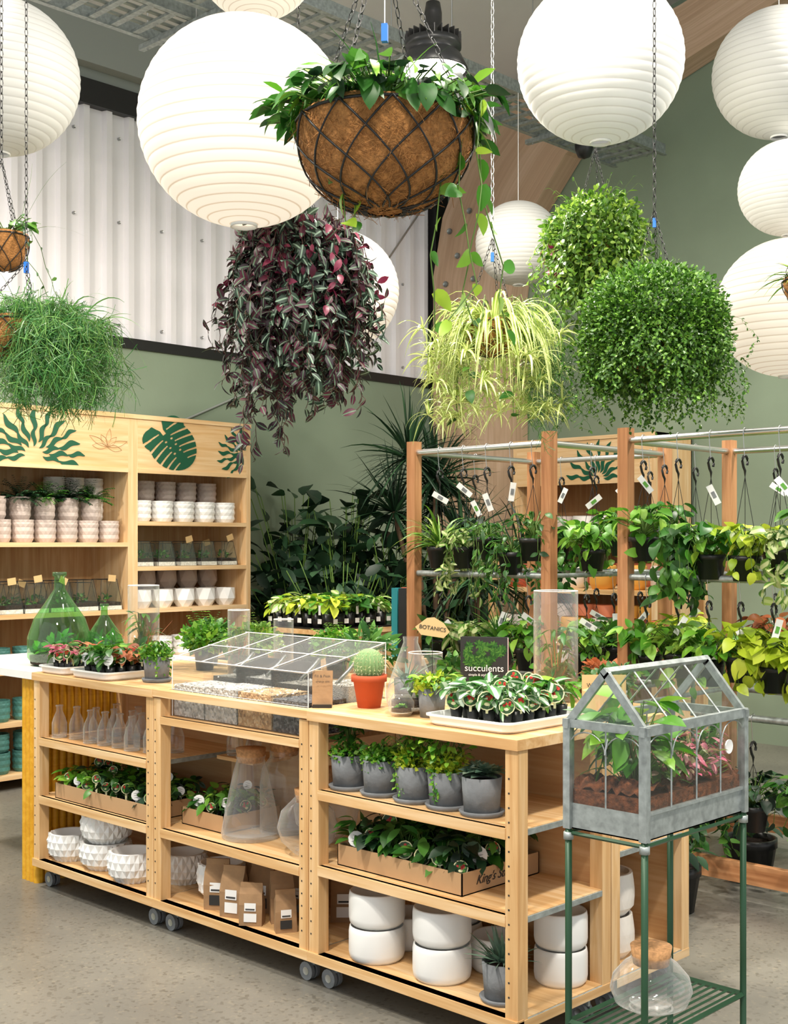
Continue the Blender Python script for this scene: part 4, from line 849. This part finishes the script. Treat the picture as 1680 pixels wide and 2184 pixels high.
for k in range(1,5): fern(mb,(4.02+k*.18,SY+.14,1.89),46,(.1,.19),'f_dark' if k%2 else 'f_mid',(.4,1.5),1.6,.026)
for k in range(6): dimple(mb,(4.1+k*.155,SY+.33,1.61),.075,.15,'offwhite'); dimple(mb,(4.1+k*.155,SY+.33,1.762),.075,.15,'offwhite')
for k in range(3,6): dimple(mb,(4.1+k*.155,SY+.33,1.914),.075,.15,'offwhite')
mb.build('dimpled_planters')
mb=MB()
for k in range(5): dimple(mb,(5.12+k*.19,SY+.11,1.76),.085,.15,'white'); dimple(mb,(5.12+k*.19,SY+.33,1.76),.08,.15,'pinkpot'); dimple(mb,(5.12+k*.19,SY+.33,1.912),.08,.15,'pinkpot')
mb.build('dimpled_planters')
mb=MB()
for k in range(5):
    for (dy,z,m_) in ((.1,1.14,'white'),(.32,1.14,'offwhite'),(.32,1.27,'pinkpot')): mb.facet((5.12+k*.19,SY+dy,z),[(.055,0),(.085,.05),(.075,.13)],8,m_)
for k in range(5): dimple(mb,(5.12+k*.19,SY+.12,.78),.085,.15,'white')
for k in range(5): dimple(mb,(5.12+k*.19,SY+.12,.44),.085,.15,'tealpot')
mb.build('geometric_planters')
mb=MB()
for X0 in (3.0,4.03):
    for k in range(5):
        for z in (.1,.44,.78): dimple(mb,(X0+k*.19,SY+.12,z),.08,.14,'tealpot'); 
        dimple(mb,(X0+k*.19,SY+.12,.242),.075,.12,'tealpot')
mb.build('teal_planters')
def smallterr(mb,x,y,z,s=1.,flip=0):
    h=.17*s; a=.075*s; b=.05*s
    B=[(x-a,y-a,z),(x+a,y-a,z),(x+a,y+a,z),(x-a,y+a,z)]; T=[(x-b,y-b,z+h),(x+b,y-b,z+h),(x+b,y+b,z+h),(x-b,y+b,z+h)]
    mb.add(B+T,[(0,1,5,4),(1,2,6,5),(2,3,7,6),(3,0,4,7)],'paneg')
    for i in range(4): mb.tube([B[i],T[i]],.002,'blackm',4); mb.tube([T[i],T[(i+1)%4]],.002,'blackm',4)
    mb.bb(x-a*.93,x+a*.93,y-a*.93,y+a*.93,z+.002,z+.03,'whitestone'); mb.bb(x-a*.88,x+a*.88,y-a*.88,y+a*.88,z+.03,z+.055,'soil'); bush(mb,(x,y,z+.075),(.04,.04,.03),30,T_broad,.03,'f_mid',.3)
    if random.random()<.6:
        tz=z+h+random.uniform(0,.03); ang=random.uniform(-.5,.5); mb.box((x,y-a*1.05,tz),(.06,.002,.045),'tagt',mtx=Matrix.Rotation(ang,4,'Y')); mb.tube([(x,y,z+.05),(x,y-a,tz)],.0012,'blackm',3)
mb=MB()
for k in range(5): smallterr(mb,5.13+k*.19,SY+.13,1.44,1.05)
for k in range(5): smallterr(mb,5.15+k*.17,SY+.33,1.44,.95)
mb.build('boxed_glass_terrariums')
mb=MB()
for X0 in (3.05,4.08):
    for k in range(5): smallterr(mb,X0+k*.19,SY+.13,1.14,1.25); smallterr(mb,X0+.03+k*.17,SY+.35,1.14,1.1)
mb.build('boxed_glass_terrariums')
mb=MB()
for k in range(5): dimple(mb,(2.98+k*.19,SY+.12,1.61),.08,.15,'pinkpot')
mb.build('dimpled_planters')
mb=shelving('s',8.6,9.15,5.4,6.85,'x',2.5,2.1,[.1,.5,.9,1.25,1.65])
P=[];D=[]
for a in np.linspace(.1,pi-.1,9):
    for f in (.15,.5): P.append((8.596,5.95-.36*f*math.cos(a),2.14+.36*f*math.sin(a))); D.append((0,-math.cos(a),math.sin(a)))
mb.leaves(T_wave,P,D,.15,'mural',up=np.array([-1.,0,0]),jit=.001); mb.build('wall_shelving_unit')
for z,ms in ((1.25,['orangepot','redpot','orangepot']),(.9,['yellowpot','orangepot','pinkpot']),(1.65,['white','offwhite','pinkpot']),(.5,['offwhite','yellowpot','white'])):
    mb=MB()
    for k in range(6): mt=ms[k*3//6]; mb.lathe([(0,0),(.08,0),(.1,.04),(.1,.18),(.09,.19),(.08,.12),(0,.1)],(8.76,5.55+k*.22,z),20,mt)
    mb.build('ceramic_planters')
mb=MB(); xa,xb,ya,yb=6.75,7.15,4.1,5.6
for x in (xa+.03,xb-.03):
    for y in (ya+.03,yb-.03): mb.bb(x-.03,x+.03,y-.03,y+.03,0,1.5,'pine')
for z in (.5,.95,1.3): mb.bb(xa,xb,ya,yb,z-.03,z,'pine')
k=0
for z in (.95,1.3):
    for q in range(6):
        mt=['orangepot','redpot','pinkpot','yellowpot','yellowpot','offwhite'][(q+k)%6]; r=.09; mb.lathe([(0,0),(r*.8,0),(r,.04),(r,.15),(r*.9,.16),(r*.8,.1),(0,.09)],(xa+.14,ya+.16+q*.235,z),20,mt)
    k+=2
mb.build('ceramic_planter_shelf')

# ------------------------------------------------------------ stand with seedlings near corner
mb=MB(); xa,xb,ya,yb=5.25,5.85,5.65,6.25
for x in (xa+.03,xb-.03):
    for y in (ya+.03,yb-.03): mb.bb(x-.03,x+.03,y-.03,y+.03,0,1.03,'pine')
mb.bb(xa-.01,xb+.01,ya-.01,yb+.01,1.03,1.06,'pine'); mb.bb(xa,xb,ya,yb,.5,.53,'pine'); mb.bb(xa,xb,ya,yb,.1,.13,'pine'); mb.bb(xa+.02,xb-.02,ya+.005,ya+.02,.13,1.03,'ply')
mb.build('plant_display_stand')
mb=MB(); mb.bb(xa+.01,xb-.01,ya+.01,yb-.01,1.06,1.07,'blackm')
seedling_mix(mb,xa+.02,xb-.02,ya+.02,yb-.02,1.07,6,6,pr=.042,ph=.09,mats=('f_var','f_bright','f_lime','f_mid'),tags=.0,ls=.08,tall=.1)
for k in range(6):
    for q,(px_,py_) in enumerate(((xa+.07+k*.095,ya-.0),(xa-.0,ya+.07+k*.095))):
        mb.box((px_,py_+.0,1.115),(.035,.002,.03) if q==0 else (.002,.035,.03),'tagw'); mb.box((px_,py_,1.185),(.02,.002,.06) if q==0 else (.002,.02,.06),'tagg' if k%2 else 'tagw')
mb.build('potted_seedlings')
mb=MB()
for k,(r,d) in enumerate(((.02,7.6),(.06,7.55),(.1,7.6),(.07,7.7))):
    x,y=S(r,d); mb.box((x,y,1.12),(.05,.05,.42),['teal2','blackp','teal2','redpot'][k],rz=.3*k)
x,y=S(.05,7.62); mb.bb(x-.2,x+.2,y-.15,y+.15,.86,.9,'pine'); 
for a in (-.17,.17):
    for b in (-.12,.12): mb.bb(x+a-.02,x+a+.02,y+b-.02,y+b+.02,0,.86,'pine')
mb.build('fertiliser_box_stand')

# ------------------------------------------------------------ big corner plants
def bigplant(r,d,n,h,size,mat,T,spread,rp=.18,z0=.0):
    x,y=S(r,d); mb=MB(); pot(mb,(x,y,z0),rp,rp*.75,.35,'blackp'); 
    for k in range(n):
        a=random.uniform(0,2*pi); o=np.array([math.cos(a),math.sin(a),0]); hh=h*random.uniform(.3,1); s=spread*random.uniform(.3,1.1); base=np.array((x,y,z0+.3))
        pts=[base+o*s*t**1.6+np.array([0,0,hh*t]) for t in (0,.3,.6,.85,1)]; mb.tube(pts,.005,'stemg',4)
        mb.leaves(T,[pts[-1]],[o+np.array([0,0,random.uniform(-.3,1.)])],[size*random.uniform(.7,1.2)],mat,jit=.4)
        mb.leaves(T,[pts[-2],pts[-3]],rng.normal(size=(2,3))+[0,0,.3],[size*.8,size*.7],mat,jit=.4)
    return mb,x,y
for (r,d,n,h,s,m_) in ((-.78,10.0,70,1.75,.22,'f_dark'),(-.4,9.9,80,1.7,.22,'f_dark'),(0.0,9.7,70,1.4,.2,'f_dark'),(-.38,9.0,60,1.2,.2,'f_dark'),(.45,10.2,60,1.5,.22,'f_dark')):
    mb,x,y=bigplant(r,d,n,h,s,m_,T_broad,.38); bush(mb,(x,y,.3+h*.4),(.36,.36,h*.38),420,T_broad,.14,m_,.3); mb.build('potted_philodendron')
mb,x,y=bigplant(.32,9.6,1,1.,.1,'f_dark',T_lance,.1)
for (dx,dy,z,n) in ((0,0,2.1,130),(-.2,.25,1.85,110),(.1,-.2,1.6,110),(-.3,.0,2.25,110),(.25,.2,1.9,110)):
    mb.tube([(x,y,.3),(x+dx*.5,y+dy*.5,1.2),(x+dx,y+dy,z)],.02,'bark',6); arch(mb,(x+dx,y+dy,z),n,(.4,.62),.009,'f_dark',(-.5,1.5),.35,6,.02)
mb.build('potted_dracaena')
for (r,d) in ((.95,9.0),(.55,8.2)):
    x,y=S(r,d); mb=MB(); pot(mb,(x,y,0),.16,.13,.3,'blackp'); 
    mb.tube([(x,y,.25),(x,y,1.3)],.02,'bark',6); arch(mb,(x,y,1.35),110,(.4,.7),.009,'f_dark',(-.2,1.5),.6,7,.03); arch(mb,(x,y,.8),80,(.3,.6),.009,'f_dark',(-.2,1.5),.6,7,.03); mb.build('potted_dracaena')

# ------------------------------------------------------------ HANGING RACKS
def rack(x0,x1,y0,y1,name,cap=.0):
    mb=MB(); P=.058
    for x in (x0,x1):
        for y in (y0,y1): mb.bb(x-P/2,x+P/2,y-P/2,y+P/2,0,2.16,'cedar')
    for z in (2.1,1.44,.82):
        for x in (x0,x1): mb.tube([(x,y0,z),(x,y1,z)],.0165,'steel' if z>2 else 'galv',10)
        for y in (y0,y1): mb.tube([(x0,y,z),(x1,y,z)],.0165 if z>2 else .012,'steel' if z>2 else 'galv',10)
    for x in (x0,x1): mb.bb(x-.02,x+.02,y0,y1,.08,.17,'cedar')
    for y in (y0,y1): mb.bb(x0,x1,y-.02,y+.02,.08,.17,'cedar')
    mb.build(name)
rack(4.98,6.05,3.74,4.66,'hanging_plant_rack'); rack(5.1,6.1,2.2,3.37,'hanging_plant_rack')
def hangpot(x,y,zr,dz,mat,T,size,kind='bush',potm='blackp',tg=True,pr=.068):
    mb=MB(); z=zr-dz; ph=.115
    pot(mb,(x,y,z),pr,pr*.76,ph,potm,lip=.004,seg=18)
    hz=zr-.16
    mb.tube([(x+.018*math.cos(t),y,zr+.0+.022*math.sin(t)) for t in np.linspace(-.3,pi+.4,9)]+[(x-.012,y,zr-.05),(x,y,zr-.13)],.002,'steel',4)
    mb.tube([(x+.024*math.cos(t),y,hz+.03+.026*math.sin(t)) for t in np.linspace(-.6,pi,8)]+[(x-.014,y,hz+.005),(x,y,hz-.012),(x,y,hz-.05)],.0065,'blackm',6)
    for k in range(3):
        a=.5+2*pi*k/3; mb.tube([(x,y,hz-.04),(x+pr*math.cos(a),y+pr*math.sin(a),z+ph)],.0016,'blackm',3)
    c=(x,y,z+ph)
    if kind=='bush': stalks(mb,c,46,.14,T,size*.85,mat,spread=.12,droop=.7); trail(mb,(x,y,z+ph+.01),.05,6,(.06,.2),T,size*.75,mat,step=.045,out=.06)
    elif kind=='trail': stalks(mb,c,26,.09,T,size*.9,mat,spread=.1); trail(mb,(x,y,z+ph+.01),.05,18,(.12,.36),T,size*.75,mat,step=.03,out=.07,per=1)
    elif kind=='grass': arch(mb,c,80,(.15,.3),.006,mat,(.4,1.4),1.5,7,.03)
    if tg and random.random()<.8:
        q=random.uniform(-.4,.4); p=(x-.03,y-.03,hz-random.uniform(.05,.14)); M=Matrix.Rotation(fa+q,4,'Z')@Matrix.Rotation(random.uniform(-1.1,1.1),4,'Y'); mb.box(p,(.03,.001,.095),'tagw',mtx=M)
        mb.box((p[0]-.002,p[1]-.002,p[2]),(.016,.0012,.03),random.choice(['greypot','greypot','greypot','tagg']),mtx=M)
    mb.build({'bush':'hanging_pothos_pot','trail':'hanging_trailing_pot','grass':'hanging_fern_pot'}[kind])
specs=[
(4.98,4.47,'f_bush2',T_lance,.08,'grass'),(4.98,4.3,'f_var',T_broad,.07,'trail'),(4.98,4.14,'f_mid',T_lance,.07,'trail'),(4.98,3.98,'f_mid',T_broad,.055,'trail'),(4.98,3.84,'f_mid',T_broad,.06,'bush'),
(5.35,3.74,'f_bright',T_heart,.09,'bush'),(5.62,3.74,'f_pothos',T_heart,.09,'bush'),(5.9,3.74,'f_pothos',T_heart,.09,'bush'),
(5.5,4.66,'f_dark',T_broad,.08,'trail'),(6.05,4.2,'f_bright',T_heart,.08,'bush'),(6.05,4.45,'f_mid',T_heart,.08,'trail'),
(5.1,3.27,'f_bright',T_heart,.09,'bush'),(5.1,3.08,'f_mid',T_heart,.09,'trail'),(5.1,2.91,'f_pothos',T_heart,.09,'bush'),(5.1,2.74,'f_lime',T_heart,.08,'bush'),(5.1,2.57,'f_var',T_heart,.08,'trail'),(5.1,2.4,'f_mid',T_heart,.09,'bush'),
(5.45,3.37,'f_mid',T_heart,.08,'bush'),(5.75,3.37,'f_pothos',T_heart,.09,'bush'),(6.1,3.1,'f_lime',T_heart,.09,'bush'),(6.1,2.8,'f_bright',T_heart,.09,'bush')]
for k,(x,y,mt,T,s,kd) in enumerate(specs): hangpot(x,y,2.1,.62+random.uniform(-.08,.05),mt,T,s,kd,'greenm' if k==6 else 'blackp')
low=[(4.98,4.45,'f_mid','trail'),(4.98,4.25,'f_var','trail'),(4.98,4.05,'f_mid','grass'),(4.98,3.87,'f_bright','bush'),(5.3,3.74,'f_bright','bush'),(5.55,3.74,'f_mid','bush'),(5.8,3.74,'f_lime','bush'),
(5.1,3.25,'f_bright','bush'),(5.1,3.08,'f_bush2','bush'),(5.1,2.92,'f_bright','bush'),(5.1,2.76,'f_lime','bush'),(5.1,2.6,'f_lime','bush'),(5.1,2.45,'f_lime','bush'),(5.1,2.3,'f_mid','trail'),(6.1,3.1,'f_orange','bush'),(6.1,2.8,'f_lime','bush'),(6.05,4.2,'f_bright','bush'),(5.7,3.37,'f_lime','bush')]
for (x,y,mt,kd) in low: hangpot(x,y,1.44,.5+random.uniform(-.04,.04),mt,T_heart,.11 if mt=='f_lime' else .09,kd)
for (x,y,mt,kd) in [(5.1,3.2,'f_dark','trail'),(5.1,2.95,'f_mid','trail'),(5.1,2.7,'f_dark','bush'),(5.1,2.45,'f_mid','bush'),(5.6,3.37,'f_dark','bush'),(4.98,4.3,'f_dark','bush'),(4.98,4.0,'f_dark','bush')]: hangpot(x,y,.82,.5,mt,T_heart,.08,kd,tg=False)
for (x,y) in ((4.75,2.9),(5.45,2.9),(5.6,2.6),(5.35,4.1)):
    mb=MB(); pot(mb,(x,y,0),.12,.095,.2,'blackp',lip=.006); stalks(mb,(x,y,.2),40,.2,T_broad,.09,'f_dark',spread=.14); mb.build('potted_philodendron')

# ------------------------------------------------------------ world / camera
w=bpy.data.worlds.new('world'); bpy.context.scene.world=w; w.use_nodes=True; bg=w.node_tree.nodes['Background']; bg.inputs[0].default_value=(.95,.98,1,1); bg.inputs[1].default_value=.98
cam=bpy.data.cameras.new('camera'); co=bpy.data.objects.new('camera',cam); bpy.context.scene.collection.objects.link(co)
co.location=(0,0,1.6); co.rotation_euler=(pi/2,0,-math.atan2(.719,.695)); cam.sensor_fit='VERTICAL'; cam.sensor_height=36; cam.lens=2648/2184*36; cam.shift_y=68/2184; cam.clip_start=.05
bpy.context.scene.camera=co
vs=bpy.context.scene.view_settings
vs.view_transform='Standard'; vs.look='None'; vs.exposure=0
print('built',len(bpy.data.objects))
